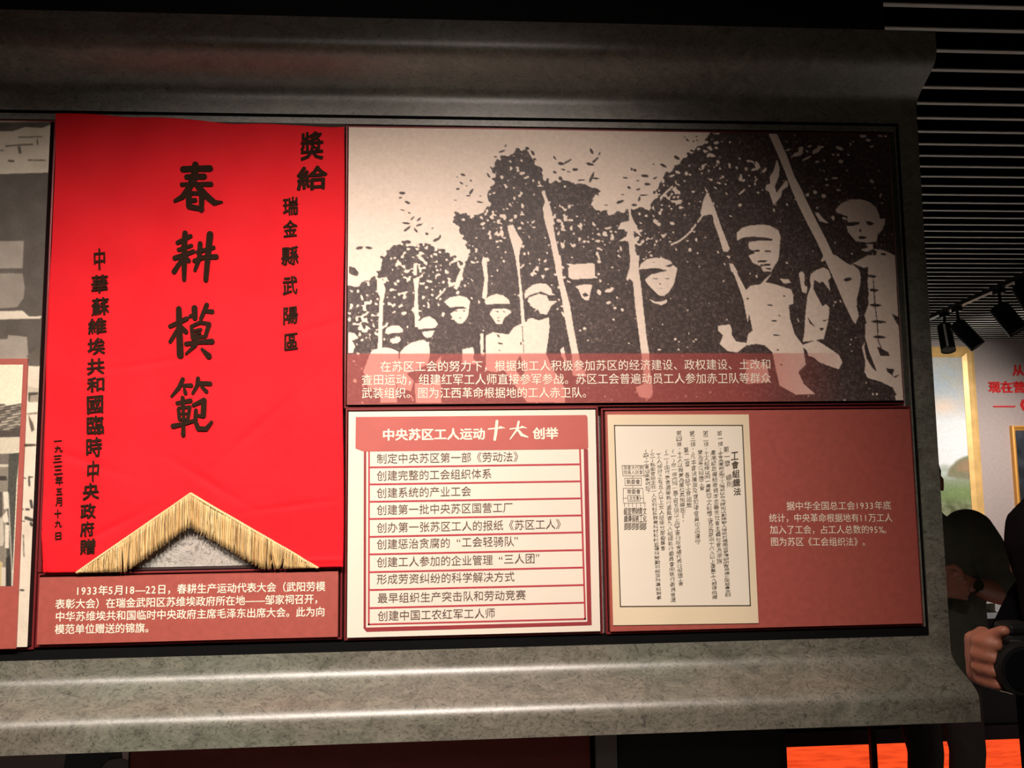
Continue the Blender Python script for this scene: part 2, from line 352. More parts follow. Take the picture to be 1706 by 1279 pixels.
def moulding(name, z_in, z_out, m):
    P = profile(z_in, z_out); n = len(P); vs = []; xs = (-4, -2, -1, 0, 1, XE)
    for x in xs: vs += [(x, y, z) for z, y in P]
    fs = []
    for k in range(len(xs) - 1):
        for i in range(n):
            j = (i + 1) % n; a = (k * n + i, k * n + j, (k + 1) * n + j, (k + 1) * n + i); fs.append(a)
    fs.append(tuple(range(n))); fs.append(tuple(range((len(xs) - 1) * n, len(xs) * n))[::-1])
    me = bpy.data.meshes.new(name); me.from_pydata(vs, [], fs); bm = bmesh.new(); bm.from_mesh(me); bmesh.ops.recalc_face_normals(bm, faces=bm.faces); bm.to_mesh(me); bm.free()
    me.polygons.foreach_set('use_smooth', [True] * len(me.polygons)); o = link(name, me, m, fr)
    e = o.modifiers.new('e', 'EDGE_SPLIT'); e.split_angle = math.radians(50); return o
moulding('top_moulding', 2.527, 2.738, CONC2); moulding('bottom_moulding', 1.136, .950, CONC)
box('side_border', (1.2265, D, 1.136), (XE, D + .03, 2.527), CONC2, fr)
# shadow gap round the inner field, its shade drawn as black strips
g = fr
box('gap_top', (-4, D + .004, 2.520), (1.2265, D + .029, 2.527), DREC, g)
box('gap_right', (1.2185, D + .004, 1.136), (1.2265, D + .029, 2.520), DREC, g)
box('gap_bottom', (-4, D + .002, 1.136), (1.2185, D + .029, 1.1595), DREC, g)
inner = fr
box('top_strip', (-4, D + .003, 2.5035), (1.2185, D + .029, 2.5195), CONC2, inner)
box('right_strip', (1.2145, D + .003, 1.1595), (1.2185, D + .029, 2.5035), CONC2, inner)
# ================================================================ red tray frames
YB, TH = 2.086, .022          # board faces
def tray(parent, x0, x1, z0, z1, rim=.0048, gap=.0040):
    bm = bmesh.new(); a, b = D - .004, D + .028
    X0, X1, Z0, Z1 = x0 - gap - rim, x1 + gap + rim, z0 - gap - rim, z1 + gap + rim
    addbox(bm, (X0, a, Z0), (x0 - gap, b, Z1), .0008); addbox(bm, (x1 + gap, a, Z0), (X1, b, Z1), .0008)
    addbox(bm, (x0 - gap, a, Z0), (x1 + gap, b, z0 - gap), .0008); addbox(bm, (x0 - gap, a, z1 + gap), (x1 + gap, b, Z1), .0008)
    frombm('tray_rim', bm, REDF, parent)
    box('tray_back', (x0 - gap, D + .012, z0 - gap), (x1 + gap, D + .027, z1 + gap), DREC, parent)
# ---------------------------------------------------------------- mural photograph
Z1 = (570, 200, 5.33); Z2 = (570, 430, 5.33); Z3 = (870, 200, 5.33); Z4 = (870, 430, 5.33); Z5 = (1180, 200, 5.015); Z6 = (1180, 430, 5.015)
LT, DK = (238, 216, 198), (72, 58, 54)
def mural():
    SCL = 2; c = Canvas(574, 206, 1512, 680, SCL, 0.); Hh, Ww = c.shape
    m = Canvas(574, 206, 1512, 680, SCL, 0.)          # tone mask, 1 = dark
    def P(t, pts): return [(t[0] + x / t[2], t[1] + y / t[2]) for x, y in pts]
    mass = [(574, 478), (600, 480), (618, 470), (632, 450), (634, 431), (645, 412), (658, 420), (671, 403), (690, 410), (707, 408), (712, 424), (720, 417), (731, 419), (742, 430), (752, 428), (756, 440), (770, 440), (778, 428), (772, 412), (767, 412), (760, 390), (750, 375), (742, 362), (758, 354), (776, 366), (793, 356), (800, 352), (808, 346), (806, 327), (812, 310), (814, 294), (816, 271), (832, 262), (848, 249), (870, 252), (880, 264), (886, 280), (896, 290), (900, 306), (917, 307), (945, 307), (964, 314), (985, 322), (990, 330), (975, 333), (971, 352), (990, 358), (1020, 356), (1039, 352), (1069, 350), (1082, 338), (1090, 312), (1100, 292), (1112, 284), (1130, 262), (1142, 252), (1158, 244), (1170, 232), (1178, 218), (1182, 200), (1515, 200), (1515, 690), (570, 690)]
    m.poly(mass, 1.)
    A = m.a[:, :, 0]; soft = blur(A, 11)
    n = gnoise((Hh, Ww), 4.2) * .75 + gnoise((Hh, Ww), 9) * .5
    X, Y = np.meshgrid(np.arange(Ww) / SCL + 574, np.arange(Hh) / SCL + 206)
    # leaf clumpiness: strong near edges of the foliage, weak deep inside and in open sky
    edge = np.exp(-((soft - .5) / .30) ** 2)
    T = soft + n * (.34 * edge + .015)
    dark = T > .5
    # light leaf glints inside the foliage
    an = gnoise((Hh, Ww), 3.6)
    dens = np.zeros((Hh, Ww))
    for (x, y, rx, ry, v) in [(690, 450, 60, 50, 1.5), (610, 540, 40, 70, 1.5), (650, 500, 50, 60, 1.1), (740, 480, 60, 50, .8), (850, 300, 50, 45, .95), (840, 380, 70, 60, 1.1), (930, 380, 60, 55, 1.1), (990, 400, 60, 40, 1.3), (1060, 390, 55, 50, 1.35), (1110, 320, 45, 50, 1.3), (1165, 270, 35, 60, 1.0), (780, 430, 60, 30, .9), (890, 450, 60, 40, .9), (940, 510, 70, 30, .35), (720, 560, 60, 40, .5), (1140, 380, 50, 50, .45), (1230, 280, 30, 40, .45)]:
        dens = np.maximum(dens, v * np.exp(-((X - x) / rx) ** 2 - ((Y - y) / ry) ** 2))
    dark &= ~(an > 2.35 - 1.35 * dens)
    m.a[:, :, 0] = dark
    def D_(pts, t): m.poly(pts, 1., t)
    def L_(pts, t): m.poly(pts, 0., t)
    def leaf(x, y, l, wd, a, t, v=1.): m.poly([(x + l * k * math.cos(a) - wd * s_ * math.sin(a), y + l * k * math.sin(a) + wd * s_ * math.cos(a)) for k, s_ in ((-1, 0), (-.5, .8), (.3, 1), (1, .1), (.4, -.7), (-.5, -.9))], v, t)
    # loose dark leaves against the sky
    for x, y, l, wd, a in [(510, 665, 32, 15, 0), (495, 706, 20, 8, -.2), (557, 750, 30, 12, .35), (515, 818, 28, 6, .2), (572, 842, 18, 6, .2), (600, 890, 28, 8, -.9), (655, 900, 28, 10, -.8), (545, 935, 40, 10, .1), (555, 985, 45, 12, -.7), (660, 950, 38, 10, -.4), (630, 1000, 30, 10, .8), (772, 980, 14, 6, -.8), (725, 1030, 18, 14, .2), (810, 1080, 42, 14, -.5), (835, 1055, 20, 10, -1.2), (150, 1155, 38, 16, -.3), (230, 1155, 36, 14, .1), (1035, 500, 26, 12, .2), (985, 520, 10, 6, 0), (1100, 550, 12, 10, .6), (1020, 575, 22, 8, .6), (1065, 600, 10, 6, 0), (990, 628, 20, 8, -.1), (1105, 650, 34, 12, -1.1), (1080, 688, 24, 7, 0), (970, 728, 16, 5, 0), (1180, 745, 32, 9, .1), (1255, 505, 30, 10, .9), (1315, 335, 14, 8, 0), (1370, 285, 34, 10, -.4), (1400, 235, 18, 8, -1.2), (1590, 258, 22, 16, .1), (1640, 300, 30, 14, .9), (1290, 450, 40, 9, .8), (340, 1238, 20, 12, 0), (1185, 690, 8, 6, 0)]: leaf(x, y, l, wd, a, Z1)
    for x, y, l, wd, a in [(235, 345, 28, 8, .9), (290, 395, 32, 16, .1), (350, 375, 50, 10, -.55), (560, 285, 34, 14, 1.0), (545, 400, 40, 14, .2), (600, 355, 34, 10, -.8), (628, 305, 22, 8, -1.3), (580, 375, 20, 12, -.8), (235, 475, 22, 12, .4), (310, 450, 24, 8, .2), (415, 450, 30, 16, -.1), (360, 470, 24, 6, 0), (285, 530, 20, 20, 0), (560, 520, 60, 14, -1.2), (600, 530, 34, 9, 0), (590, 640, 55, 28, .1), (510, 610, 50, 26, .4), (470, 545, 40, 8, -.1), (380, 580, 34, 16, -.2), (500, 760, 60, 30, .3), (915, 445, 10, 18, 0), (945, 455, 18, 14, .3), (860, 524, 28, 7, .1), (1035, 505, 40, 15, .05), (970, 548, 18, 6, 0), (1125, 525, 26, 9, -.6), (1055, 580, 32, 14, 0), (893, 612, 20, 14, .5), (975, 627, 24, 7, -.2), (1025, 680, 46, 8, -.05), (835, 675, 22, 6, -.1), (985, 715, 12, 26, .3), (940, 770, 30, 12, 0), (815, 740, 44, 14, -.4), (690, 770, 22, 7, 0), (1118, 655, 14, 18, .4), (1200, 412, 40, 13, .5), (1240, 500, 44, 10, -.3), (1185, 595, 14, 8, 0), (1110, 400, 10, 8, 0), (1320, 340, 34, 16, .5), (1400, 350, 34, 12, -.6), (1415, 180, 22, 8, .6), (1495, 145, 12, 7, 0), (1390, 150, 9, 7, 0), (1470, 190, 10, 7, 0), (1500, 180, 12, 8, .3), (1445, 395, 18, 12, 0), (1510, 395, 18, 10, .5), (1640, 130, 36, 14, .3), (1475, 330, 26, 16, -.8)]: leaf(x, y, l, wd, a, Z3)
    D_([(60, 90), (110, 105), (145, 150), (135, 180), (90, 170), (60, 150)], Z2)
    # light leaves over the dark ground (upper right)
    for x, y, l, wd, a in [(20, 190, 28, 14, -.2), (20, 235, 20, 12, 0), (35, 355, 16, 20, 0), (30, 110, 24, 8, 0), (635, 250, 30, 8, -.4), (720, 285, 55, 20, -.4), (745, 245, 24, 28, .9), (820, 220, 24, 9, -.4), (880, 255, 50, 20, -.6), (915, 225, 34, 12, -.1), (795, 322, 55, 10, -.5), (885, 352, 18, 13, -.3), (945, 340, 9, 14, 0), (1080, 235, 40, 16, .3), (1025, 292, 14, 10, 0), (1068, 292, 16, 12, 0), (1155, 292, 12, 9, 0), (1090, 348, 24, 17, -.2), (1285, 130, 34, 16, 0), (1330, 165, 26, 14, 0), (1360, 220, 20, 9, -.4), (1440, 130, 22, 7, 0), (1480, 130, 16, 8, 0), (320, 350, 30, 9, .3), (375, 380, 40, 14, 1.0), (355, 415, 46, 13, -.3), (432, 425, 32, 14, -.9), (275, 415, 14, 18, 0), (228, 495, 17, 28, .4), (300, 470, 12, 8, 0), (355, 485, 10, 8, 0), (350, 545, 11, 11, 0), (305, 562, 12, 9, 0), (240, 610, 44, 9, -.75), (100, 545, 11, 9, 0), (38, 533, 16, 9, 0), (75, 482, 14, 13, -.4), (110, 512, 8, 6, 0), (415, 595, 10, 8, 0), (230, 465, 12, 6, 0), (1040, 492, 34, 10, -.05), (970, 552, 17, 9, 0), (868, 612, 21, 17, 0), (942, 645, 23, 20, 0), (1070, 595, 24, 9, 0), (850, 562, 8, 4, 0), (1022, 830, 15, 22, -.2), (885, 745, 8, 10, 0), (512, 765, 10, 16, 0)]: leaf(x, y, l, wd, a, Z5, 0.)
    L_([(865, 790), (895, 785), (935, 835), (990, 880), (905, 860)], Z5)
    # tassel under the banner spear
    L_([(540, 330), (560, 400), (555, 480), (520, 560), (535, 620), (610, 520), (630, 520), (635, 560), (585, 600), (575, 650), (510, 725), (470, 610), (440, 595), (445, 555), (480, 540), (478, 480), (510, 430)], Z5)
    D_([(575, 440), (600, 500), (570, 550), (540, 560), (555, 500)], Z5)
    # spears
    for t, pts in [(Z5, [(465, 112), (538, 112), (620, 290), (690, 480), (750, 590), (800, 700), (880, 860), (960, 1010), (1040, 1180), (960, 1200), (880, 1030), (800, 880), (720, 720), (660, 580), (600, 420), (545, 290), (510, 210)]),
                   (Z6, [(930, -10), (1040, -10), (1140, 60), (1220, 90), (1265, 150), (1255, 250), (1230, 350), (1225, 420), (1245, 500), (1215, 570), (1190, 540), (1120, 400), (1040, 220), (980, 90)]),
                   (Z3, [(1590, 650), (1620, 700), (1668, 830), (1640, 850), (1545, 870), (1530, 840), (1560, 720)]), (Z3, [(1560, 590), (1600, 650), (1588, 660)]),
                   (Z3, [(1636, 850), (1668, 840), (1706, 930), (1706, 1060), (1690, 1030)]),
                   (Z5, [(-2, 720), (60, 900), (135, 1090), (120, 1120), (80, 1115), (40, 980), (-2, 870)]), (Z5, [(100, 1150), (140, 1150), (135, 1180)]), (Z5, [(130, 1215), (160, 1215), (205, 1290), (150, 1290)]),
                   (Z6, [(130, 60), (160, 70), (240, 220), (280, 300), (300, 480), (290, 560), (250, 360), (190, 200)]),
                   (Z3, [(880, 640), (905, 700), (910, 860), (960, 960), (1010, 1060), (935, 1000), (950, 1180), (985, 1279), (905, 1279), (890, 1100), (860, 1090), (800, 1095), (870, 1050), (885, 990), (790, 990), (820, 930), (895, 910), (885, 780)]),
                   (Z4, [(905, -5), (985, -5), (980, 110), (1000, 250), (1025, 480), (1050, 700), (1075, 850), (1085, 1000), (1110, 1200), (1080, 1250), (990, 1235), (955, 1150), (1030, 1120), (1010, 900), (985, 700), (950, 450), (930, 230), (900, 200), (878, 225), (870, 200), (900, 100)]),
                   (Z3, [(120, 660), (150, 665), (190, 760), (215, 850), (225, 960), (245, 1080), (290, 1279), (235, 1279), (190, 1060), (150, 930), (130, 800), (150, 740)]),
                   (Z4, [(228, -5), (290, -5), (310, 200), (345, 330), (375, 440), (400, 600), (445, 830), (480, 980), (530, 1060), (400, 1050), (390, 860), (330, 560), (305, 400), (275, 250), (245, 120)]),
                   (Z1, [(1420, 960), (1470, 945), (1510, 1030), (1555, 1100), (1530, 1190), (1525, 1279), (1500, 1279), (1470, 1150), (1440, 1050)]),
                   (Z2, [(1490, -5), (1525, -5), (1535, 180), (1555, 330), (1570, 480), (1580, 600), (1550, 600), (1535, 400), (1520, 200)]),
                   (Z2, [(1210, 5), (1240, 20), (1255, 200), (1250, 330), (1240, 390), (1205, 370), (1225, 200), (1200, 60)]),
                   (Z2, [(1035, 80), (1045, 120), (1010, 260), (985, 300), (960, 285), (990, 180)]), (Z2, [(1000, -5), (1110, -5), (960, 60), (910, 75)]),
                   (Z2, [(615, 60), (640, 80), (640, 170), (612, 170)]), (Z2, [(610, 200), (665, 195), (650, 300), (655, 450), (665, 620), (630, 630), (620, 450), (625, 330)]),
                   (Z2, [(300, 230), (340, 190), (375, 300), (355, 400), (350, 600), (350, 800), (312, 812), (318, 560), (325, 360), (300, 310)]),
                   (Z2, [(800, 375), (880, 295), (890, 300), (815, 385)]),
                   (Z2, [(820, 850), (850, 710), (882, 705), (865, 850), (830, 1000), (800, 900)]), (Z2, [(1185, 690), (1218, 680), (1218, 860), (1195, 860)])]:
        L_(pts, t)
    for p in [[(1270, 1125), (1340, 1095), (1400, 1050), (1450, 1000), (1490, 945)], [(1510, 920), (1545, 870)]]: m.line(p, 16, 0., Z3)
    L_([(1165, 700), (1280, 590), (1290, 600), (1200, 690), (1170, 735)], Z3)
    # figures (right to left): caps, faces, shirts
    L_([(1045, 760), (1090, 710), (1170, 675), (1260, 672), (1340, 695), (1395, 740), (1420, 800), (1430, 840), (1475, 838), (1470, 890), (1440, 945), (1410, 970), (1400, 1030), (1330, 1040), (1220, 1030), (1150, 950), (1140, 900), (1180, 890), (1140, 850), (1150, 820), (1090, 800), (1048, 785)], Z5)
    for p in [[(1140, 878), (1200, 862), (1255, 866), (1250, 885), (1190, 900), (1145, 900)], [(1305, 860), (1345, 862), (1385, 880), (1350, 895), (1320, 890)], [(1240, 990), (1270, 982), (1320, 995), (1290, 1012), (1250, 1010)], [(1250, 925), (1265, 920), (1262, 950), (1250, 955)], [(1300, 1040), (1390, 1040), (1360, 1052), (1300, 1050)]]: D_(p, Z5)
    L_([(1300, 1050), (1370, 1050), (1370, 1095), (1310, 1120), (1260, 1100), (1330, 1080)], Z5)
    L_([(1370, 1095), (1450, 1100), (1520, 1130), (1560, 1150), (1565, 1290), (1240, 1290), (1180, 1215), (1260, 1205), (1320, 1180), (1360, 1150)], Z5)
    for p in [[(1370, 1100), (1400, 1110), (1390, 1180), (1370, 1170)], [(1440, 1125), (1480, 1130), (1480, 1150), (1440, 1145)], [(1500, 1155), (1545, 1165), (1540, 1180), (1500, 1170)], [(1260, 1240), (1330, 1250), (1320, 1290), (1270, 1290)]]: D_(p, Z5)
    L_([(1320, -5), (1570, -5), (1575, 300), (1590, 600), (1610, 900), (1630, 1190), (1560, 1190), (1540, 1090), (1430, 1040), (1320, 1010), (1290, 960), (1300, 880), (1270, 760), (1300, 700), (1300, 600), (1290, 500), (1330, 400), (1310, 250), (1330, 150), (1180, 70)], Z6)
    for p in [[(1180, 60), (1290, 100), (1325, 90), (1320, 200), (1330, 330), (1290, 480), (1310, 560), (1240, 600), (1215, 570), (1250, 480), (1225, 370), (1265, 200), (1250, 120)], [(1300, 690), (1330, 790), (1400, 960), (1360, 930), (1310, 850), (1290, 760)], [(1400, 750), (1500, 800), (1510, 830), (1430, 830)], [(1480, 930), (1550, 940), (1530, 1000), (1600, 980), (1560, 1010), (1490, 960)], [(1530, 480), (1590, 510), (1590, 580), (1560, 540)], [(1400, 1150), (1540, 1100), (1570, 1145), (1500, 1195), (1400, 1195)]]: D_(p, Z6)
    for y, a, b in [(170, 1320, 1405), (285, 1330, 1425), (410, 1330, 1450), (548, 1345, 1490), (675, 1360, 1490)]: leaf((a + b) / 2, y, (b - a) / 2, 13, .02, Z6)
    m.line([(1370, 200), (1385, 420), (1405, 560), (1410, 700), (1450, 800)], 8, 1., Z6)
    for x, y in [(1150, 195)]: leaf(x, y, 40, 16, -.2, Z6)
    # capped man
    L_([(195, 1030), (195, 960), (240, 915), (320, 895), (400, 888), (480, 898), (550, 935), (570, 990), (560, 1110), (550, 1190), (500, 1260), (490, 1285), (420, 1285), (400, 1240), (330, 1210), (295, 1150), (350, 1130), (300, 1090), (290, 1050), (250, 1030), (220, 1010)], Z5)
    for p in [[(215, 1015), (260, 995), (340, 990), (430, 998), (505, 1010), (495, 1025), (400, 1022), (300, 1035), (290, 1080), (240, 1060)], [(320, 1110), (385, 1100), (395, 1115), (350, 1122)], [(430, 1105), (490, 1110), (480, 1120), (440, 1120)], [(370, 1195), (455, 1190), (450, 1205), (375, 1210)], [(395, 1225), (485, 1220), (480, 1235), (400, 1238)]]: D_(p, Z5)
    L_([(300, -5), (555, -5), (530, 60), (490, 130), (430, 120), (420, 70), (340, 60)], Z6)
    for p in [[(370, 40), (455, 35), (450, 50), (375, 55)], [(395, 72), (485, 65), (480, 80), (400, 88)], [(430, 105), (490, 98), (490, 118)]]: D_(p, Z6)
    L_([(500, 140), (440, 220), (520, 235), (660, 280), (680, 330), (680, 400), (640, 410), (650, 520), (690, 650), (760, 740), (785, 900), (720, 960), (770, 1060), (865, 1140), (700, 1145), (560, 1070), (520, 900), (500, 800), (430, 740), (360, 730), (280, 740), (200, 800), (120, 790), (50, 730), (80, 660), (35, 620), (35, 580), (140, 570), (155, 620), (150, 650), (190, 710), (280, 720), (290, 650), (330, 620), (300, 480), (260, 300), (310, 250), (400, 235), (430, 200)], Z6)
    for x, y, l in [(480, 410, 32), (515, 540, 28), (535, 658, 38), (290, 355, 12), (600, 335, 10), (560, 497, 12), (545, 778, 14), (575, 900, 14)]: leaf(x, y, l, 7, .05, Z6)
    D_([(270, 560), (325, 600), (300, 640), (275, 620)], Z6)
    L_([(725, 150), (750, 125), (775, 150), (775, 240), (800, 270), (790, 315), (755, 300)], Z6)
    L_([(820, 200), (830, 150), (880, 115), (940, 95), (985, 120), (1005, 180), (980, 200), (1000, 300), (970, 260), (930, 210), (900, 230), (910, 290), (940, 380), (990, 430), (980, 540), (940, 690), (760, 715), (775, 620), (780, 500), (800, 330), (830, 250)], Z6)
    for p in [[(860, 200), (900, 220), (930, 330), (960, 400), (930, 420), (880, 330), (850, 270)], [(795, 500), (840, 560), (880, 600), (820, 560)], [(900, 600), (945, 600), (920, 625)], [(920, 540), (985, 525), (950, 545)]]: D_(p, Z6)
    L_([(740, 745), (870, 700), (930, 730), (1010, 780), (1070, 820), (1100, 880), (1070, 940), (980, 910), (900, 880), (850, 840), (810, 830), (790, 780)], Z6)
    L_([(270, 860), (330, 860), (400, 880), (450, 900), (480, 1040), (280, 1060)], Z6)
    L_([(560, 190), (640, 195), (660, 225), (600, 230)], Z6)
    # youth with beret
    L_([(980, 120), (1000, 70), (1050, 30), (1120, 15), (1200, 20), (1265, 45), (1280, 70), (1210, 90), (1260, 100), (1290, 80), (1325, 110), (1310, 180), (1295, 250), (1250, 320), (1210, 352), (1160, 350), (1110, 300), (1060, 250), (1035, 210), (1090, 165), (1170, 145), (1240, 130), (1130, 105), (1060, 115)], Z4)
    for x, y, l, q in [(1130, 200, 32, 7), (1235, 200, 26, 7), (1172, 248, 12, 9), (1185, 290, 18, 4), (1115, 55, 12, 6)]: leaf(x, y, l, q, 0, Z4, .8)
    L_([(1065, 375), (1130, 405), (1200, 400), (1235, 380), (1235, 410), (1185, 437), (1110, 415)], Z4)
    # boxy cap man
    L_([(330, 65), (400, 75), (560, 65), (590, 70), (595, 180), (625, 195), (480, 205), (400, 210), (360, 190), (358, 110), (370, 90)], Z4)
    L_([(418, 270), (500, 250), (570, 258), (555, 320), (540, 395), (510, 395), (475, 365), (450, 300)], Z4); D_([(480, 340), (510, 325), (540, 350), (500, 365)], Z4)
    for x, y, l, q in [(630, 320, 20, 30), (720, 305, 45, 18), (715, 412, 24, 14), (770, 460, 18, 12), (835, 475, 14, 16), (790, 370, 10, 14), (640, 220, 12, 16), (630, 50, 20, 18), (625, 160, 14, 10)]: leaf(x, y, l, q, -.3, Z4, 0.)
    # next figure
    L_([(0, 290), (50, 255), (110, 240), (170, 250), (210, 290), (215, 330), (250, 345), (200, 350), (120, 315), (50, 315), (0, 350)], Z4)
    L_([(20, 365), (100, 335), (170, 350), (190, 400), (265, 400), (210, 440), (170, 520), (110, 510), (90, 460), (20, 440), (60, 400)], Z4)
    L_([(0, 560), (40, 545), (100, 570), (190, 540), (195, 640), (180, 750), (165, 860), (230, 1000), (330, 1150), (335, 1279), (50, 1279), (0, 1000)], Z4)
    L_([(290, 820), (320, 800), (350, 950), (300, 880)], Z4)
    L_([(1570, 340), (1600, 290), (1660, 255), (1706, 245), (1706, 320), (1620, 345), (1580, 380)], Z2); L_([(1610, 370), (1706, 330), (1706, 480), (1650, 460), (1600, 400)], Z2)
    L_([(1440, 690), (1480, 630), (1560, 590), (1640, 560), (1706, 570), (1706, 1279), (1600, 1279), (1400, 1000), (1330, 1020), (1240, 1000), (1240, 700), (1300, 670), (1420, 690)], Z2)
    D_([(1540, 870), (1575, 1000), (1580, 1100), (1500, 1000), (1510, 920)], Z2)
    for x, y, l, a in [(1350, 705, 24, .8), (1365, 768, 28, .1), (1545, 770, 16, 1.4), (1360, 830, 8, 0)]: leaf(x, y, l, 8, a, Z2)
    m.line([(1555, 620), (1570, 850)], 6, 1., Z2)
    L_([(1225, 400), (1260, 360), (1330, 335), (1390, 350), (1440, 390), (1448, 425), (1390, 425), (1300, 425), (1240, 430)], Z2)
    L_([(1300, 465), (1400, 462), (1450, 480), (1460, 500), (1400, 545), (1380, 600), (1330, 600), (1300, 555), (1270, 510)], Z2)
    for p in [[(1310, 490), (1350, 485), (1350, 497)], [(1375, 488), (1415, 490), (1400, 498)], [(1330, 540), (1365, 545), (1345, 552)], [(1325, 568), (1375, 570), (1350, 578)]]: D_(p, Z2)
    L_([(875, 405), (930, 365), (1010, 352), (1070, 365), (1100, 400), (1090, 480), (1085, 530), (1060, 570), (1030, 600), (990, 590), (960, 560), (930, 510), (990, 470), (1040, 450), (930, 460)], Z2)
    for p in [[(960, 488), (995, 482), (990, 492)], [(1030, 485), (1060, 480), (1055, 492)], [(1005, 540), (1030, 545), (1015, 555)], [(1000, 580), (1030, 575), (1010, 585)], [(930, 455), (1040, 445), (1080, 470), (1000, 470), (940, 478)]]: D_(p, Z2)
    D_([(870, 560), (960, 600), (1100, 590), (1190, 700), (1200, 1000), (1040, 900), (1030, 800), (880, 850), (750, 1000), (760, 780), (800, 680)], Z2)
    L_([(1040, 820), (1130, 800), (1140, 860), (1130, 900), (1180, 950), (1040, 950)], Z2)
    L_([(650, 620), (660, 580), (700, 545), (750, 532), (800, 560), (825, 600), (800, 635), (720, 638), (660, 645)], Z2)
    L_([(690, 670), (740, 660), (800, 655), (770, 715), (730, 720), (700, 700)], Z2)
    L_([(500, 850), (540, 800), (600, 760), (700, 735), (750, 770), (760, 860), (740, 950), (560, 1030), (620, 1090), (600, 1180), (480, 1150), (480, 1060), (500, 900)], Z2)
    L_([(375, 680), (380, 640), (430, 612), (490, 612), (525, 645), (525, 672), (450, 675), (400, 688)], Z2)
    L_([(420, 730), (500, 710), (510, 740), (480, 765), (440, 770), (415, 750)], Z2)
    L_([(250, 850), (280, 820), (370, 800), (440, 815), (490, 840), (495, 1000), (470, 1100), (480, 1279), (340, 1279), (330, 1180), (240, 1150), (190, 1010)], Z2)
    L_([(630, 1110), (760, 1120), (850, 1060), (860, 1279), (640, 1279)], Z2)
    L_([(60, 670), (110, 675), (150, 720), (90, 745), (120, 790), (100, 850), (60, 850)], Z2)
    # compose colour
    T = blur(m.a[:, :, 0], 1.15); T = np.clip((T - .5) * 2.2 + .5, 0, 1)
    grain = gnoise((Hh, Ww), 1.5) * .6 + gnoise((Hh, Ww), 2.6) * .5
    rgb = np.array(LT)[None, None] * (1 - T[..., None]) + np.array(DK)[None, None] * T[..., None]
    rgb += (np.clip(grain, -.6, 3) * 17 * T)[..., None] * np.array([1, .94, .9])
    rgb += (gnoise((Hh, Ww), 3) * 2.5 * (1 - T))[..., None]
    # deepen the foliage in the dark upper right of the print
    band = 1 / (1 + np.exp(-(Y - 590.5) * 3)) * np.clip((1400 - X) / 170, 0, 1) ** .8 * .62
    red = np.array((182, 72, 66)); rgb = rgb * (1 - band[..., None]) + red * band[..., None]
    c.a = np.clip(rgb, 5, 250); return c
Q = [(579, 213), (1479, 224), (1505, 668), (580, 673)]
mu = empty('photo_panel', (.45, 2.1, 1.755)); tag(mu, 'wide sepia photograph panel of capped men holding spears before dark trees', 'panel')
_, R0 = board('board', Q, YB, TH, EDGE, mu); tray(mu, *R0)
c = mural(); q0 = printgrid('photograph_print', Q, YB - .0006, c.a, c.ox, c.oy, c.sc, 1.2, printed('halftone_print'), mu, R0); q0['label'] = 'old halftone photograph of a line of armed workers with caps and long spears'
ik = Ink()
ik.row('在苏区工会的努力下，根据地工人积极参加苏区的经济建设、政权建设、土改和', 633, 611, 1285, 607, 19.5, YB - .0014, .006)
ik.row('查田运动，组建红军工人师直接参军参战。苏区工会普遍动员工人参加赤卫队等群众', 602, 633, 1285, 630, 19.5, YB - .0014, .006)
ik.row('武装组织。图为江西革命根据地的工人赤卫队。', 602, 655, 988, 654, 19.5, YB - .0014, .006)
ik.done('caption_lettering', INKW, mu)
# ---------------------------------------------------------------- list panel
Q = [(580, 685), (991, 683), (1001, 1051), (579, 1062)]
li = empty('list_panel', (.03, 2.1, 1.17)); tag(li, 'cream text panel with a salmon heading bar and ten ruled lines of writing', 'panel')
_, R1 = board('board', Q, YB, TH, CREAM, li); tray(li, *R1)
Yp = YB - .0006
def L1(x, y): return (570 + x / 3.877, 670 + y / 3.877)
def L2(x, y): return (570 + x / 3.877, 860 + y / 3.877)
ik = Ink()
def pq(k, pts, Y): k.add([w(x, y, Y) for x, y in pts], [tuple(range(len(pts)))[::-1]])
pq(ik, [L1(88, 95), L1(1575, 82), L1(1585, 95), L1(1590, 295), L1(1580, 302), L1(140, 318), L1(86, 298)], Yp); ik.done('heading_bar', SALM, li)
ik = Ink()
rows = [(L1(180, 420), L1(1532, 400)), (L1(180, 530), L1(1536, 510)), (L1(180, 642), L1(1540, 620)), (L1(180, 753), L1(1545, 730)), (L2(180, 132), L2(1545, 103)), (L2(180, 245), L2(1550, 217)), (L2(180, 360), L2(1553, 330)), (L2(180, 475), L2(1556, 443)), (L2(180, 592), L2(1560, 557))]
for a, b in rows: ik.line([a, b], 3.0, Yp)
ik.line([L1(174, 320), L2(172, 697), L2(1570, 662), L1(1536, 305)], 2.8, Yp - .0002)
ik.done('ruled_lines', LINE, li)
ik = Ink()
pq(ik, [L1(140, 318), L1(156, 318), L2(154, 718), L2(138, 722)], Yp); pq(ik, [L1(1560, 303), L1(1588, 303), L2(1612, 700), L2(1584, 700)], Yp)
pq(ik, [L2(136, 718), L2(1584, 680), L2(1612, 700), L2(155, 743)], Yp - .0002)
pq(ik, [L2(138, 722), L2(1600, 682), L2(1612, 702), L2(158, 745)], Yp - .0003); ik.done('drop_border', mat('maroon_print', (.30, .035, .04), .5), li)
ik = Ink()
ik.row('中央苏区工人运动', *L1(258, 212), *L1(925, 205), 20.5, Yp - .0006, .028); ik.row('创举', *L1(1230, 203), *L1(1397, 201), 20.5, Yp - .0006, .028)
T1 = (570, 670, 3.877)
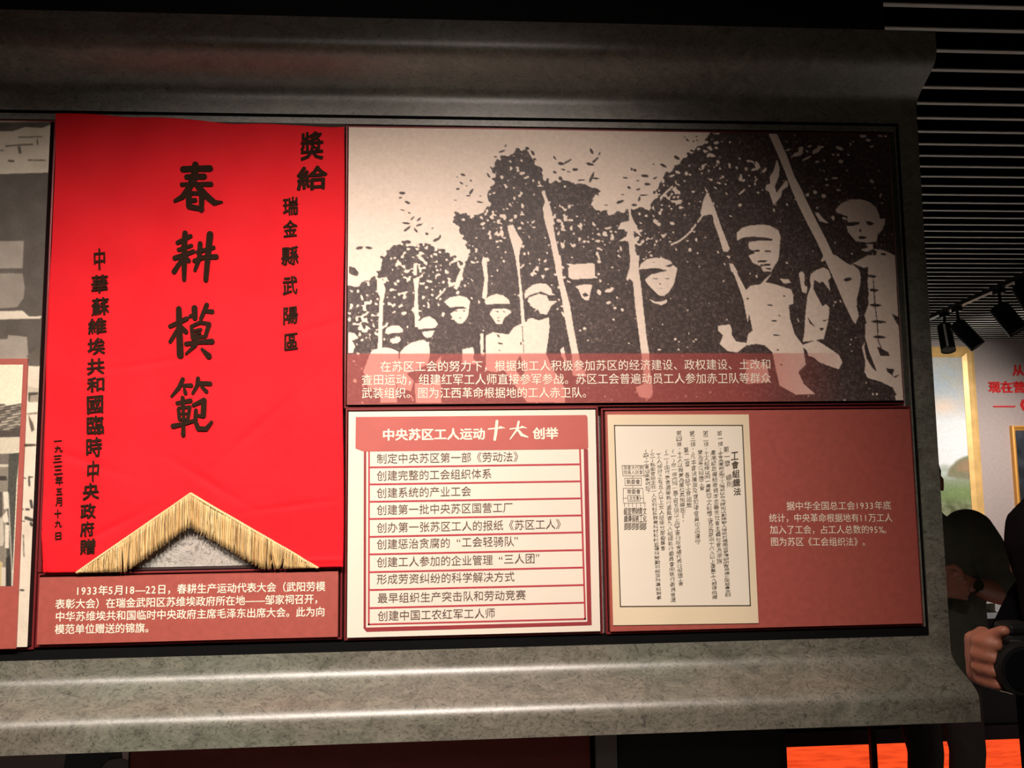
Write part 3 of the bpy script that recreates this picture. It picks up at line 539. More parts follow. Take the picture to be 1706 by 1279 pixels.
for k, s_ in enumerate([[(945, 172, 9), (1030, 165, 9)], [(1020, 160, 14), (1050, 166, 4)], [(1000, 122, 18), (992, 200, 19), (985, 242, 16)],
        [(1085, 172, 8), (1170, 162, 9)], [(1160, 158, 14), (1192, 166, 4)], [(1140, 125, 14), (1130, 175, 14), (1085, 238, 7)], [(1130, 170, 12), (1160, 210, 20), (1200, 225, 8)]]): ik.stroke(s_, Yp - .0006, T1, k=k)
ik.done('heading_lettering', INKW, li)
ik = Ink(); E1 = 23 / 3.877
for text, a, b in [('制定中央苏区第一部《劳动法》', L1(222, 366), L1(1172, 352)), ('创建完整的工会组织体系', L1(222, 476), L1(968, 462)), ('创建系统的产业工会', L1(222, 587), L1(835, 575)), ('创建第一批中央苏区国营工厂', L1(222, 697), L1(1105, 680)),
        ('创办第一张苏区工人的报纸《苏区工人》', L2(222, 75), L2(1447, 50)), ('创建惩治贪腐的', L2(222, 182), L2(700, 172)), ('工会轻骑队', L2(770, 168), L2(1112, 162)), ('创建工人参加的企业管理', L2(222, 298), L2(975, 282)), ('三人团', L2(1042, 278), L2(1248, 272)),
        ('形成劳资纠纷的科学解决方式', L2(222, 408), L2(1115, 390)), ('最早组织生产突击队和劳动竞赛', L2(226, 530), L2(1188, 508)), ('创建中国工农红军工人师', L2(228, 645), L2(990, 625))]:
    ik = Ink(); ik.row(text, *a, *b, 18.2, Yp - .0006, .002); ik.done('text_line', INKD, li)
ik = Ink()
for ch, (x, y) in (('“', (740, 145)), ('”', (1112, 132)), ('“', (1012, 258)), ('”', (1250, 243))):
    X, Y_ = L2(x, y); ik = Ink(); ik.fit(ch, X, Y_, X + 6, Y_ + 5, Yp - .0006, raw=True); ik.done('quotation_mark', INKD, li)
# ---------------------------------------------------------------- document panel
Q = [(1011, 684), (1514, 682), (1538, 1040), (1014, 1050)]
do = empty('document_panel', (.79, 2.1, 1.17)); tag(do, 'dark red panel with a mounted handwritten document and four lines of cream text', 'panel')
_, R2 = board('board', Q, YB, TH, REDB, do); tray(do, *R2)
def G1(x, y): return (1000 + x / 6.32, 670 + y / 6.32)
def G2(x, y): return (1000 + x / 6.09, 850 + y / 6.09)
sh = [G1(76, 130), G1(1563, 128), G2(1607, 1143), G2(132, 1165)]
def slab(name, pts, Y, th, m, parent):
    f = [w(x, y, Y) for x, y in pts]; b = [v + Vector((0, th, 0)) for v in f]; return meshof(name, f + b, [(3, 2, 1, 0), (4, 5, 6, 7), (0, 1, 5, 4), (1, 2, 6, 5), (2, 3, 7, 6), (3, 0, 4, 7)], m, parent)
slab('document_sheet', sh, YB - .003, .003, PAPER, do)
Yd = YB - .0034
fr4 = [G1(150, 244), G1(1497, 243), G2(1523, 965), G2(205, 975)]
ik = Ink(); pq(ik, fr4, Yd); ik.done('document_field', PAPER2, do)
ik = Ink(); ik.line(fr4 + [fr4[0]], 1.9, Yd - .0003)
Yi = Yd - .0004
for a in ([G1(230, 665), G1(452, 665), G1(460, 775), G1(240, 775), G1(230, 665)], [G1(258, 800), G1(432, 797), G1(432, 875), G1(262, 875), G1(258, 800)], [G1(243, 1050), G1(243, 905), G1(448, 905), G1(458, 1050)],
          [G1(288, 980), G1(418, 980), G1(420, 1038), G1(295, 1042), G1(288, 980)], [G1(243, 1010), G1(290, 1010)], [G1(418, 1010), G1(455, 1010)], [G1(243, 1062), G1(478, 1058)], [G1(343, 775), G1(343, 798)], [G1(343, 875), G1(343, 905)]): ik.line(a, .8, Yi)
for x in (255, 297, 338, 380, 424, 468): ik.line([G1(x, 1060), G1(x + 2, 1098)], .8, Yi)
ik.row('海會大代表', *G1(242, 690), *G1(450, 690), 7.5, Yi); ik.row('陸員人民會', *G1(245, 738), *G1(450, 738), 7.5, Yi); ik.row('執委會', *G1(275, 838), *G1(420, 838), 9, Yi, .01); ik.row('常委會', *G1(280, 942), *G1(425, 940), 8.5, Yi, .01); ik.row('主任會', *G1(305, 1010), *G1(410, 1008), 7.5, Yi, .01)
for k, t in enumerate(('組織部', '宣傳部', '勞保部', '財務部', '青工部', '文化部')): ik.col(t, *G1(268 + k * 40, 1105), *G1(270 + k * 40, 1345), 6, Yi, .01, .2)
B = .006
cols = [('工會組織法', 1223, 752, 1229, 826, 12, .02), ('第一章 總則', 1209, 743, 1216, 812, 9.5, B), ('第一條', 1198, 717, 1201, 744, 8.5, B), ('：本會為團結全國工人階級以各大隊組以剷除敵人階級封建壓迫爭得自由實現建立階級專政目', 1200, 746, 1213, 994, 8.5, B),
        ('產階級政權組織資本主義走社會主義社會為宗旨', 1188, 749, 1199.5, 939, 8.5, B), ('第二條', 1175, 717, 1177, 744, 8.5, B), ('：工人組織以同一產業的工人組織工會並為原則十六人以上產業工人都得組織', 1176, 746, 1191, 998, 8.5, B),
        ('業為單位組織工會', 1166, 749, 1170, 817, 8.5, B), ('第三條', 1153, 717, 1155, 744, 8.5, B), ('：凡本會決議案及會犯律會員均須遵守', 1154, 746, 1163, 907, 8.5, B), ('第二章', 1143, 744, 1145, 778, 8.5, B), ('各級工會組織', 1145, 786, 1149, 846, 8.5, B),
        ('第四條', 1131, 717, 1132, 744, 8.5, B), ('：工人以職業為單位其組織如下：', 1132, 746, 1139, 869, 8.5, B), ('（一）在一廠內同一職工有五個以上的工會行政會議代表公組織工會', 1121, 748, 1134, 976, 8.5, B), ('（二）由代表會選舉執行委員會九人組織執行委員會由執行委員會選', 1110, 748, 1122, 1003, 8.5, B),
        ('工人部分之有五人以上女人組織分部委員會', 1098, 755, 1105, 917, 8.5, B), ('（三）執委會設主任一人各科科長教育科材料科宣傳科勞動科經濟科專設幹事', 1086, 748, 1098, 999, 8.5, B), ('（四）工會組織系統如下', 1076, 748, 1080, 822, 8.5, B)]
for t, x0, y0, x1, y1, wd, of in cols: ik.col(t, x0, y0, x1, y1, wd, Yi, of, .35, .9)
ik.done('handwriting', INKK, do)
ik = Ink()
for t, x0, y0, x1, y1 in [('据中华全国总工会1933年底', 1310, 843, 1485, 842), ('统计，中央革命根据地有11万工人', 1281, 863, 1487, 862.5), ('加入了工会，占工人总数的95%。', 1282.5, 882.5, 1485, 882), ('图为苏区《工会组织法》。', 1283.5, 902.5, 1450, 902.5)]: ik.row(t, x0, y0, x1, y1, 15.5, YB - .0008, .006)
ik.done('caption_lettering', INKW, do)
# ---------------------------------------------------------------- caption panel under the banner
Q = [(65, 962), (564, 952), (562, 1060), (62, 1074)]
ca = empty('caption_panel', (-.66, 2.1, 1.17)); tag(ca, 'low red caption board with four lines of cream text beneath the red banner', 'panel')
_, R3 = board('board', Q, YB, TH, REDB, ca); tray(ca, *R3)
S = 3.28
def C1(x, y): return (60 + x / S, 800 + y / S)
ik = Ink()
for t, a, b in [('1933年5月18—22日，春耕生产运动代表大会（武阳劳模', C1(215, 605), C1(1582, 580)), ('表彰大会）在瑞金武阳区苏维埃政府所在地——邹家祠召开，', C1(104, 678), C1(1572, 648)), ('中华苏维埃共和国临时中央政府主席毛泽东出席大会。此为向', C1(104, 746), C1(1580, 718)), ('模范单位赠送的锦旗。', C1(102, 815), C1(650, 806))]: ik.row(t, *a, *b, 17.5, YB - .0008, .012)
ik.done('caption_lettering', INKW, ca)
# ---------------------------------------------------------------- banner
bn = empty('silk_banner', (-.68, 2.08, 1.3)); tag(bn, 'large bright red presentation banner with black brush calligraphy and gold fringe', 'banner')
YC = 2.078
tl, tr, br, bl = w(93, 189, YC), w(573, 212, YC), w(571, 944, YC), w(65, 955, YC)
apex, nl, nr = w(318, 822, YC), w(128, 954, YC), w(530, 946, YC)
def lerp(a, b, t): return a + (b - a) * t
def surf(x, z):
    dl = math.exp(-max(0, (z - 1.3)) * 1.5)
    v = .0022 * math.sin(x * 23 + z * 3 + 1) * (.4 + dl) + .0012 * math.sin(x * 47 - z * 11) + .0010 * math.sin(z * 31 + x * 9 + 2 * math.sin(x * 6))
    # creases low on the left and the fold line near the bottom
    v += -.0060 * math.exp(-((z - 1.333 + .02 * (x + 1)) / .0045) ** 2) * (1 / (1 + math.exp((abs(x + .98) - .10) * 60)))
    v += .0055 * math.exp(-(((x + 1.0) + (z - 1.3) * .35) / .012) ** 2) * math.exp(-((z - 1.33) / .16) ** 2)
    v += -.0045 * math.exp(-(((x + .42) - (z - 1.6) * .15) / .02) ** 2) * math.exp(-((z - 1.5) / .25) ** 2)
    v += -.0040 * math.exp(-((z - 1.365) / .004) ** 2) * (1 / (1 + math.exp((abs(x + .38) - .10) * 60)))
    for cx_, cz_, sl_, wd_, am, rx_ in ((-.86, 1.45, .5, .010, .0035, .07), (-.93, 1.62, -.35, .012, .003, .08), (-.48, 1.72, .9, .014, .003, .10), (-.62, 1.56, -.6, .012, .0025, .09), (-.36, 1.95, .3, .010, .0025, .08), (-.78, 1.86, .15, .008, .0018, .12), (-.70, 1.40, -.25, .009, .0025, .08), (-.42, 1.50, .12, .006, .0022, .11)):
        v += am * math.exp(-(((z - cz_) - sl_ * (x - cx_)) / wd_) ** 2 - ((x - cx_) / rx_) ** 2)
    return YC + v
NU, NV = 240, 240; vs = []
for i in range(NU + 1):
    u = i / NU; T = lerp(tl, tr, u); Bm = lerp(bl, br, u)
    T = T + Vector((0, 0, .0018 * math.sin(u * 19) + .0025 * math.sin(u * 7)))
    if nl.x < Bm.x < apex.x: Bm = Vector((Bm.x, YC, lerp(nl.z, apex.z, (Bm.x - nl.x) / (apex.x - nl.x))))
    elif apex.x <= Bm.x < nr.x: Bm = Vector((Bm.x, YC, lerp(apex.z, nr.z, (Bm.x - apex.x) / (nr.x - apex.x))))
    for j in range(NV + 1):
        v = j / NV; p = lerp(T, Bm, v)
        if u in (0.0, 1.0): p.x += (.0025 * math.sin(v * 9) + (.012 * max(0, v - .9) / .1 if u == 0 else 0))
        p.y = surf(p.x, p.z); vs.append(p)
fs = [(i * (NV + 1) + j, i * (NV + 1) + j + 1, (i + 1) * (NV + 1) + j + 1, (i + 1) * (NV + 1) + j) for i in range(NU) for j in range(NV)]
cl = meshof('cloth', vs, fs, CLOTH, bn, True); so = cl.modifiers.new('s', 'SOLIDIFY'); so.thickness = .0012; so.offset = -1
sf = lambda x, z: surf(x, z) - .0030
A1 = (260, 250, 5.329); A2 = (260, 490, 5.329)
chars = [(A1, [[(245, 175, 48), (480, 165, 50)], [(280, 245, 42), (430, 238, 46)], [(235, 312, 32), (490, 305, 38)], [(355, 135, 50), (345, 250, 58), (290, 360, 50), (240, 420, 42), (172, 455, 26)], [(372, 320, 46), (440, 400, 52), (520, 468, 44), (588, 463, 16)], [(298, 350, 44), (298, 500, 46)], [(300, 388, 30), (415, 388, 34)], [(413, 370, 46), (405, 535, 36)], [(310, 455, 30), (352, 448, 34)], [(300, 505, 42), (408, 525, 40)]]),
         (A1, [[(262, 738, 40), (255, 850, 44), (255, 1000, 42), (252, 1150, 32)], [(197, 825, 34), (308, 766, 34)], [(207, 888, 32), (318, 850, 28)], [(172, 962, 38), (335, 902, 34)], [(235, 975, 32), (164, 1082, 38)], [(258, 945, 32), (295, 985, 34)], [(395, 832, 38), (390, 960, 38), (350, 1068, 26)], [(482, 750, 52), (465, 950, 46), (447, 1155, 38)], [(372, 908, 30), (515, 868, 32)], [(345, 985, 32), (430, 955, 34), (540, 950, 40)]]),
         (A2, [[(203, 130, 44), (210, 330, 50), (218, 540, 56)], [(127, 285, 32), (275, 218, 38)], [(205, 300, 36), (127, 422, 28)], [(225, 290, 34), (270, 335, 38)], [(345, 125, 48), (350, 212, 42)], [(308, 197, 30), (345, 180, 28)], [(455, 98, 36), (405, 218, 30)], [(430, 152, 28), (503, 156, 36)], [(320, 287, 28), (335, 390, 36)], [(320, 287, 26), (400, 252, 30), (480, 268, 30)], [(477, 268, 36), (448, 370, 30)], [(340, 385, 30), (445, 378, 26)], [(352, 325, 22), (405, 315, 24)], [(362, 355, 18), (400, 347, 18)], [(272, 442, 34), (400, 427, 32), (503, 421, 42)], [(375, 385, 30), (355, 455, 32), (272, 530, 18)], [(415, 490, 22), (473, 550, 48)]]),
         (A2, [[(240, 755, 34), (205, 830, 34), (140, 905, 22)], [(235, 808, 24), (315, 810, 34)], [(255, 838, 22), (265, 878, 32)], [(377, 748, 32), (370, 810, 32), (330, 880, 22)], [(385, 790, 34), (483, 794, 36)], [(410, 822, 26), (450, 863, 32)], [(192, 966, 30), (310, 945, 36)], [(240, 920, 32), (250, 1080, 24), (245, 1248, 36)], [(204, 1020, 28), (213, 1110, 28)], [(208, 1008, 22), (305, 1000, 26)], [(305, 1000, 28), (287, 1110, 28)], [(215, 1060, 16), (292, 1058, 16)], [(215, 1112, 20), (290, 1110, 20)], [(155, 1170, 38), (250, 1150, 30), (345, 1120, 28)], [(337, 985, 28), (430, 938, 36)], [(430, 942, 42), (425, 1075, 42)], [(425, 1082, 30), (388, 1077, 26)], [(360, 1030, 30), (355, 1130, 34), (380, 1192, 38), (450, 1194, 36), (500, 1135, 24)]])]
for t, strokes in chars:
    ik = Ink()
    for k, s_ in enumerate(strokes): ik.stroke([(x, y, r * 1.16) for x, y, r in s_], YC, t, sf, k)
    o = ik.done('brush_character', CAL, bn)
def one(ch, box_, off=.024, jit=.35):
    ik = Ink(); ik.fit(ch, *box_, YC, off, jit, sf, .10); ik.done('brush_character', CAL, bn)
for ch, b in [('奬', (501, 220, 539, 267)), ('給', (495, 277, 546, 317)), ('瑞', (472, 329, 497, 359)), ('金', (472, 367, 496, 395)), ('縣', (469, 411, 498, 442)), ('武', (471, 460, 496, 491)), ('陽', (472, 511, 497, 540)), ('區', (474, 555, 497, 583)),
              ('中', (157, 414, 176, 450)), ('華', (153, 458, 181, 489)), ('蘇', (154, 496, 183, 526)), ('維', (148, 530, 179, 557)), ('埃', (147, 563, 176, 591)), ('共', (146, 597, 175, 624)), ('和', (146, 628, 175, 653)),
              ('國', (146, 659, 173, 689)), ('臨', (145, 692, 174, 724)), ('時', (144, 728, 171, 761)), ('中', (146, 767, 166, 802)), ('央', (138, 804, 167, 832)), ('政', (134, 838, 161, 864)), ('府', (134, 868, 158, 893)), ('贈', (134, 897, 160, 923))]: one(ch, b)
for ch, b in [('一', (90, 730, 104, 738)), ('九', (91, 742, 105, 753)), ('三', (89, 758, 104, 770)), ('三', (90, 775, 105, 790)), ('年', (92, 792, 105, 808)), ('五', (93, 813, 104, 824)), ('月', (92, 828, 103, 843)), ('十', (90, 848, 102, 863)), ('九', (91, 866, 103, 878)), ('日', (92, 886, 102, 899))]: one(ch, b, .03, .15)
# braid and fringe
def tubeline(pts, r):
    bm = bmesh.new()
    for a, b in zip(pts[:-1], pts[1:]): cyl(bm, a, b, r, seg=8)
    return bm
bd = []
for k in range(61): q = lerp(nl, apex, k / 60); bd.append(Vector((q.x, surf(q.x, q.z) - .002, q.z)))
for k in range(1, 61): q = lerp(apex, nr, k / 60); bd.append(Vector((q.x, surf(q.x, q.z) - .002, q.z)))
frombm('braid', tubeline(bd, .0034), GOLDB, bn, True)
vs, fs = [], []
zfloor = w(300, 951, 2.07).z
NS = 700
for k in range(NS):
    t = (k + random.random() * .8) / NS; x = nl.x + (nr.x - nl.x) * t
    z = lerp(nl.z, apex.z, (x - nl.x) / (apex.x - nl.x)) if x < apex.x else lerp(apex.z, nr.z, (x - apex.x) / (nr.x - apex.x))
    L = .080 * random.uniform(.93, 1.05); sway = random.gauss(0, .0018)
    if random.random() < .03: sway = random.gauss(0, .012)
    if .185 < t < .215: sway += (.2 - t) * .5
    if .80 < t < .86: sway += (.83 - t) * .5
    ze = max(z - L, zfloor + random.uniform(0, .001)); y0 = YC - .001 - random.random() * .0045; r = random.uniform(.0008, .00125); n = len(vs); seg = 5
    for i in range(seg + 1):
        s_ = i / seg; xx = x + sway * s_ * s_ + .0006 * math.sin(s_ * 7 + k); zz = z + (ze - z) * s_; yy = y0 - .002 * math.sin(s_ * 3)
        rr = r * (1 + .5 * s_)
        vs += [(xx - rr, yy, zz), (xx, yy - rr, zz), (xx + rr, yy, zz), (xx, yy + rr, zz)]
        if i:
            a = n + (i - 1) * 4
            fs += [(a + q, a + (q + 1) % 4, a + 4 + (q + 1) % 4, a + 4 + q) for q in range(4)]
    fs.append((n + 3, n + 2, n + 1, n)); fs.append(tuple(n + seg * 4 + q for q in range(4)))
fg = meshof('fringe', vs, fs, FRING, bn, True); fg['kind'] = 'stuff'
box('backing_board', (-1.022, 2.101, R3[3] + .018), (-.305, 2.118, 2.47), GREYC, bn)['label'] = 'mottled grey board seen through the notch of the banner'
# tray rails beside and under the banner
rl = empty('banner_rail', (-.66, 2.1, 1.17)); tag(rl, 'slim dark red metal rails framing the red banner at its sides', 'rail')
xl0, xl1 = w(88, 400, 2.096).x, w(82, 400, 2.096).x
box('left_rail', (-1.0335, D - .006, R3[3] + .012), (-1.0245, D + .028, 2.494), REDF, rl, .0008)
box('right_rail', (R3[1] + .0025, D - .006, R3[3] + .012), (R0[0] - .012, D + .028, 2.494), REDF, rl, .0008)
box('lower_rail', (R3[0] - .004, D - .004, R3[3] + .0115), (R3[1] + .002, D + .028, R3[3] + .0165), EDGE, rl, .0008)
# ---------------------------------------------------------------- left photograph panel
def leftart():
    c = Canvas(-40, 185, 100, 1090, 2, (216, 203, 182)); t7 = (0, 180, 2.78); t5 = (0, 590, 6.09); t6 = (0, 780, 5.81)
    Hh, Ww = c.shape; Lc, Dc = (216, 203, 182), (84, 76, 68)
    c.poly([(-200, 60), (240, 60), (240, 75), (200, 90), (120, 85), (60, 105), (-200, 100)], (92, 82, 74), t7)
    for p, wd in [([(90, 135), (140, 135), (200, 133)], 5), ([(30, 178), (110, 172), (155, 172)], 7), ([(92, 185), (97, 210)], 13), ([(178, 148), (178, 172)], 6), ([(45, 250), (65, 252)], 11), ([(135, 248), (215, 250)], 6), ([(-60, 190), (20, 200)], 5)]: c.line(p, wd, (110, 98, 84), t7)
    c.poly([(-200, 318), (240, 310), (240, 1279), (-200, 1279)], Dc, t7)
    c.poly([(-200, 640), (115, 640), (110, 770), (-200, 770)], (150, 140, 128), t7); c.poly([(-200, 790), (110, 795), (120, 860), (115, 910), (85, 955), (-200, 975)], (140, 130, 118), t7)
    c.poly([(-200, 975), (110, 972), (140, 1000), (200, 998), (190, 1010), (80, 1010), (-200, 1020)], Lc, t7)
    c.poly([(-200, 1110), (40, 1105), (45, 1085), (130, 1095), (140, 1240), (-200, 1240)], (150, 140, 128), t7)
    c.poly([(-200, 1230), (240, 1230), (240, 1400), (-200, 1400)], (170, 158, 142), t7)
    c.poly([(280, 205), (410, 205), (400, 1400), (230, 1400)], Lc, t5)
    for p, cl_ in [([(280, 100), (410, 0), (410, 205), (350, 205)], (95, 86, 76)), ([(290, 470), (400, 480), (398, 565), (310, 570)], (150, 138, 122)), ([(300, 470), (400, 470), (400, 490), (320, 500), (310, 565), (298, 560)], (70, 62, 52)), ([(300, 690), (350, 790), (360, 850), (330, 870), (310, 780)], (96, 84, 72)), ([(240, 990), (375, 988), (375, 1010), (240, 1018)], (70, 62, 46)), ([(280, 400), (398, 430), (398, 470), (280, 460)], (190, 178, 158)), ([(285, 680), (390, 672), (390, 690), (285, 695)], (120, 108, 94))]: c.poly(p, cl_, t5)
    for p, wd in [([(225, 160), (260, 165)], 12), ([(292, 155), (297, 235)], 18), ([(292, 155), (325, 153)], 12), ([(205, 430), (240, 462)], 8), ([(268, 460), (290, 460)], 22), ([(310, 380), (320, 440)], 26), ([(215, 570), (250, 572)], 10), ([(265, 540), (325, 560)], 32), ([(310, 590), (320, 610)], 24), ([(240, 700), (245, 900)], 8), ([(170, 1150), (180, 1180)], 14), ([(215, 1212), (240, 1212)], 18)]: c.line(p, wd, (70, 66, 60), t6)
    n = gnoise((Hh, Ww), 1.4) * 2 + gnoise((Hh, Ww), 14) * 4
    for k in range(3): c.a[:, :, k] = blur(c.a[:, :, k], 1.2) + n
    c.a = np.clip(c.a, 10, 245); return c
lp = empty('photo_panel', (-1.3, 2.1, 1.17)); tag(lp, 'grey photograph panel of a stone wall cut off at the left edge', 'panel')
X0 = w(-30, 640, YB).x; XR = -1.0455
box('board', (X0 - .7, YB, 1.172), (XR, YB + TH, 2.490), EDGE, lp); tray(lp, X0 - .7, XR, 1.172, 2.490)
xr_t, xr_b = 86.3, 47.8
Ql = [(-38 + 38, 199), (86.3, 201.6), (47.8, 1078), (-38, 1081)]
zt, zb = 2.490, 1.172
c = leftart(); Ql = [(86.3 - 120, 198), (86.3, 201.6), (47.8, 1078), (47.8 - 120, 1081)]
xw = w(47.8 - 120, 1081, YB).x
printgrid('stone_wall_print', Ql, YB - .0006, c.a, c.ox, c.oy, c.sc, 1.2, printed('grey_print'), lp, (XR - .176, XR, zt and zb, zt))
Yo = YB - .004
slab('inset_board', [(-70, 598), (46.5, 597), (26.5, 1080), (-90, 1083)], Yo, .004, REDB, lp)
def insetart():
    c = Canvas(-80, 600, 60, 950, 3, (226, 219, 192)); t5 = (0, 590, 6.09); t6 = (0, 780, 5.81)
    c.poly([(-400, 510), (40, 510), (60, 530), (130, 520), (200, 505), (230, 505), (200, 860), (-400, 860)], (108, 100, 88), t5)
    for k in range(26): c.line([(-80 + k * 9, 545 + (k % 7) * 38), (10 + k * 9, 530 + (k % 7) * 38), (70 + k * 9, 545 + (k % 7) * 38)], 8 + k % 3 * 4, (176, 166, 148) if k % 2 else (66, 60, 54), t5)
    c.poly([(-400, 760), (100, 790), (210, 740), (210, 850), (-400, 860)], (74, 66, 58), t5)
    c.poly([(-400, 870), (200, 850), (190, 1000), (80, 1020), (-400, 1120)], (200, 190, 168), t5)
    c.poly([(90, 1020), (200, 1010), (160, 1400), (90, 1400)], (70, 70, 62), t5); c.poly([(-400, 1040), (90, 1020), (90, 1130), (-400, 1130)], (110, 102, 92), t5)
    c.poly([(-400, 1130), (80, 1130), (90, 1400), (-400, 1400)], (196, 186, 166), t5)
    c.poly([(80, -60), (170, -60), (120, 1140), (60, 1140)], (74, 72, 64), t6)
    c.poly([(-400, 0), (80, 0), (60, 1140), (-400, 1140)], (130, 122, 108), t6)
    for p, cl_ in [([(-400, 90), (60, 90), (70, 130), (-400, 140)], (60, 54, 48)), ([(30, 240), (80, 240), (85, 400), (40, 410)], (214, 204, 184)), ([(20, 480), (70, 420), (85, 530), (40, 540)], (214, 204, 184)), ([(0, 490), (30, 500), (40, 700), (30, 760), (0, 760)], (190, 180, 162)), ([(50, 560), (90, 560), (90, 780), (50, 780)], (214, 204, 184)), ([(60, 880), (100, 850), (110, 1000), (60, 1060)], (50, 46, 42)), ([(0, 900), (30, 920), (25, 1010), (0, 1010)], (190, 170, 120)), ([(20, 960), (60, 960), (50, 1100), (0, 1090)], (200, 190, 172)), ([(0, 1080), (120, 1060), (120, 1140), (0, 1140)], (60, 56, 50)), ([(-100, 240), (20, 240), (25, 480), (-100, 480)], (84, 76, 70))]: c.poly(p, cl_, t6)
    c.line([(80, 260), (120, 1020)], 10, (190, 184, 168), t6)
    n = gnoise(c.shape, 2) * 4
    for k in range(3): c.a[:, :, k] = blur(c.a[:, :, k], 1.3) + n
    c.a = np.clip(c.a, 10, 240); return c
c = insetart(); Qi = [(-70, 608), (38, 607), (22, 976), (-86, 978)]
pi = [w(*p, Yo - .0005) for p in Qi]
printgrid('house_photograph', Qi, Yo - .0006, c.a, c.ox, c.oy, c.sc, 1.2, printed('inset_print'), lp, ((pi[0].x + pi[3].x) / 2, (pi[1].x + pi[2].x) / 2, (pi[2].z + pi[3].z) / 2, (pi[0].z + pi[1].z) / 2))
# ================================================================ under the frame
YL = 2.257
def low(name, px0, px1, m, label, cat, z1=.945, th=.02):
    a, b = w(px0, 1270, YL - th).x, w(px1, 1270, YL - th).x; o = empty(name, (a / 2 + b / 2, YL, .3)); tag(o, label, cat)
    bm = bmesh.new(); addbox(bm, (a, YL - th, .12), (b, YL, z1), .002); frombm('board', bm, m, o); return o, a, b
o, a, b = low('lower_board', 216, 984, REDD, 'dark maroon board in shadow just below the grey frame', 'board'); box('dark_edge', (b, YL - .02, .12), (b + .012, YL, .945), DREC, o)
o, a, b = low('pilaster_strip', 994, 1029, mat('lilac_grey_paint', (.17, .15, .15), .6), 'short grey upright strip between maroon and black boards below the frame', 'strip', th=.04)
o, a, b = low('lower_board', 1030, 1300, BLACK, 'plain black board below the frame right of the grey strip', 'board', th=.018)
o, a, b = low('lower_picture', -160, 214, mat('blue_black_print', (.03, .035, .042), .5), 'dark picture board below the frame at the lower left corner', 'board')
ik = Ink(); Yq = YL - .021
pq(ik, [(-160, 1240), (113, 1240), (104, 1290), (-160, 1290)], Yq); ik.done('brown_area', mat('brown_grey_print', (.20, .16, .14), .6), o)
ik = Ink(); pq(ik, [(203, 1240), (215, 1240), (214, 1267), (204, 1264)], Yq - .0003); ik.done('pink_area', mat('pink_print', (.55, .40, .38), .6), o)
ik = Ink(); pq(ik, [(170, 1278), (180, 1266), (200, 1262), (214, 1266), (214, 1290), (165, 1290)], Yq - .0006); ik.done('grey_area', mat('grey_figure_print', (.13, .12, .12), .6), o)
# ================================================================ glowing counter beyond
ct = empty('display_counter', (2.6, 4.2, 0)); tag(ct, 'low black display counter with a glowing orange band near the floor', 'counter')
zo = w(1500, 1239, 4.0).z
def glow():
    m = bpy.data.materials.new('orange_backlit_panel'); m.use_nodes = True; nt = m.node_tree; b = nt.nodes['Principled BSDF']; L = nt.links.new
    tc = nt.nodes.new('ShaderNodeTexCoord'); mp = nt.nodes.new('ShaderNodeMapping'); mp.inputs['Scale'].default_value = (1.5, 1, 14); L(tc.outputs['Object'], mp.inputs[0])
    n = nt.nodes.new('ShaderNodeTexNoise'); n.inputs['Scale'].default_value = 3.5; n.inputs['Detail'].default_value = 8; n.inputs['Roughness'].default_value = .7; L(mp.outputs[0], n.inputs['Vector'])
    r = nt.nodes.new('ShaderNodeValToRGB'); r.color_ramp.elements[0].position = .3; r.color_ramp.elements[0].color = (.55, .035, .008, 1); r.color_ramp.elements[1].position = .55; r.color_ramp.elements[1].color = (1, .085, .018, 1)
    L(n.outputs['Fac'], r.inputs[0]); L(r.outputs[0], b.inputs['Emission Color']); b.inputs['Emission Strength'].default_value = 1.05; b.inputs['Base Color'].default_value = (.3, .02, .01, 1); return m
box('cabinet', (1.0, 4.012, zo), (4.6, 4.5, .79), mat('black_laminate', (.012, .009, .011), .45), ct, .004)
box('backlit_panel', (1.0, 4.03, .0), (4.6, 4.05, zo), glow(), ct)
box('upper_lip', (1.0, 3.995, zo + .005), (4.6, 4.011, zo + .075), mat('plum_black_laminate', (.045, .036, .042), .5), ct, .002)
pt = empty('slim_post', (1.9, 3.8, 0)); tag(pt, 'slim black upright post standing in front of the orange glowing band', 'post')
px_ = w(1454.5, 1250, 3.85).x
bm = bmesh.new(); addbox(bm, (px_ - .014, 3.836, 0.012), (px_ + .014, 3.864, .62), .002); frombm('post', bm, BLACK, pt)
bm = bmesh.new(); cyl(bm, (px_, 3.85, 0), (px_, 3.85, .012), .09, seg=28); frombm('base_plate', bm, BLACK, pt)
wc = empty('white_card', (0, 0, 0)); wp = w(1643, 1015, 4.2); wc.location = (wp.x, 4.2, .79); tag(wc, 'small pale card standing on the black counter behind the olive shirt', 'card')
box('sheet', (wp.x - .03, 4.2, .793), (wp.x + .05, 4.205, w(1643, 1005, 4.2).z), mat('white_card', (.8, .78, .6), .6), wc); box('foot', (wp.x - .03, 4.17, .79), (wp.x + .05, 4.23, .793), mat('white_card', (.8, .78, .6), .6), wc)
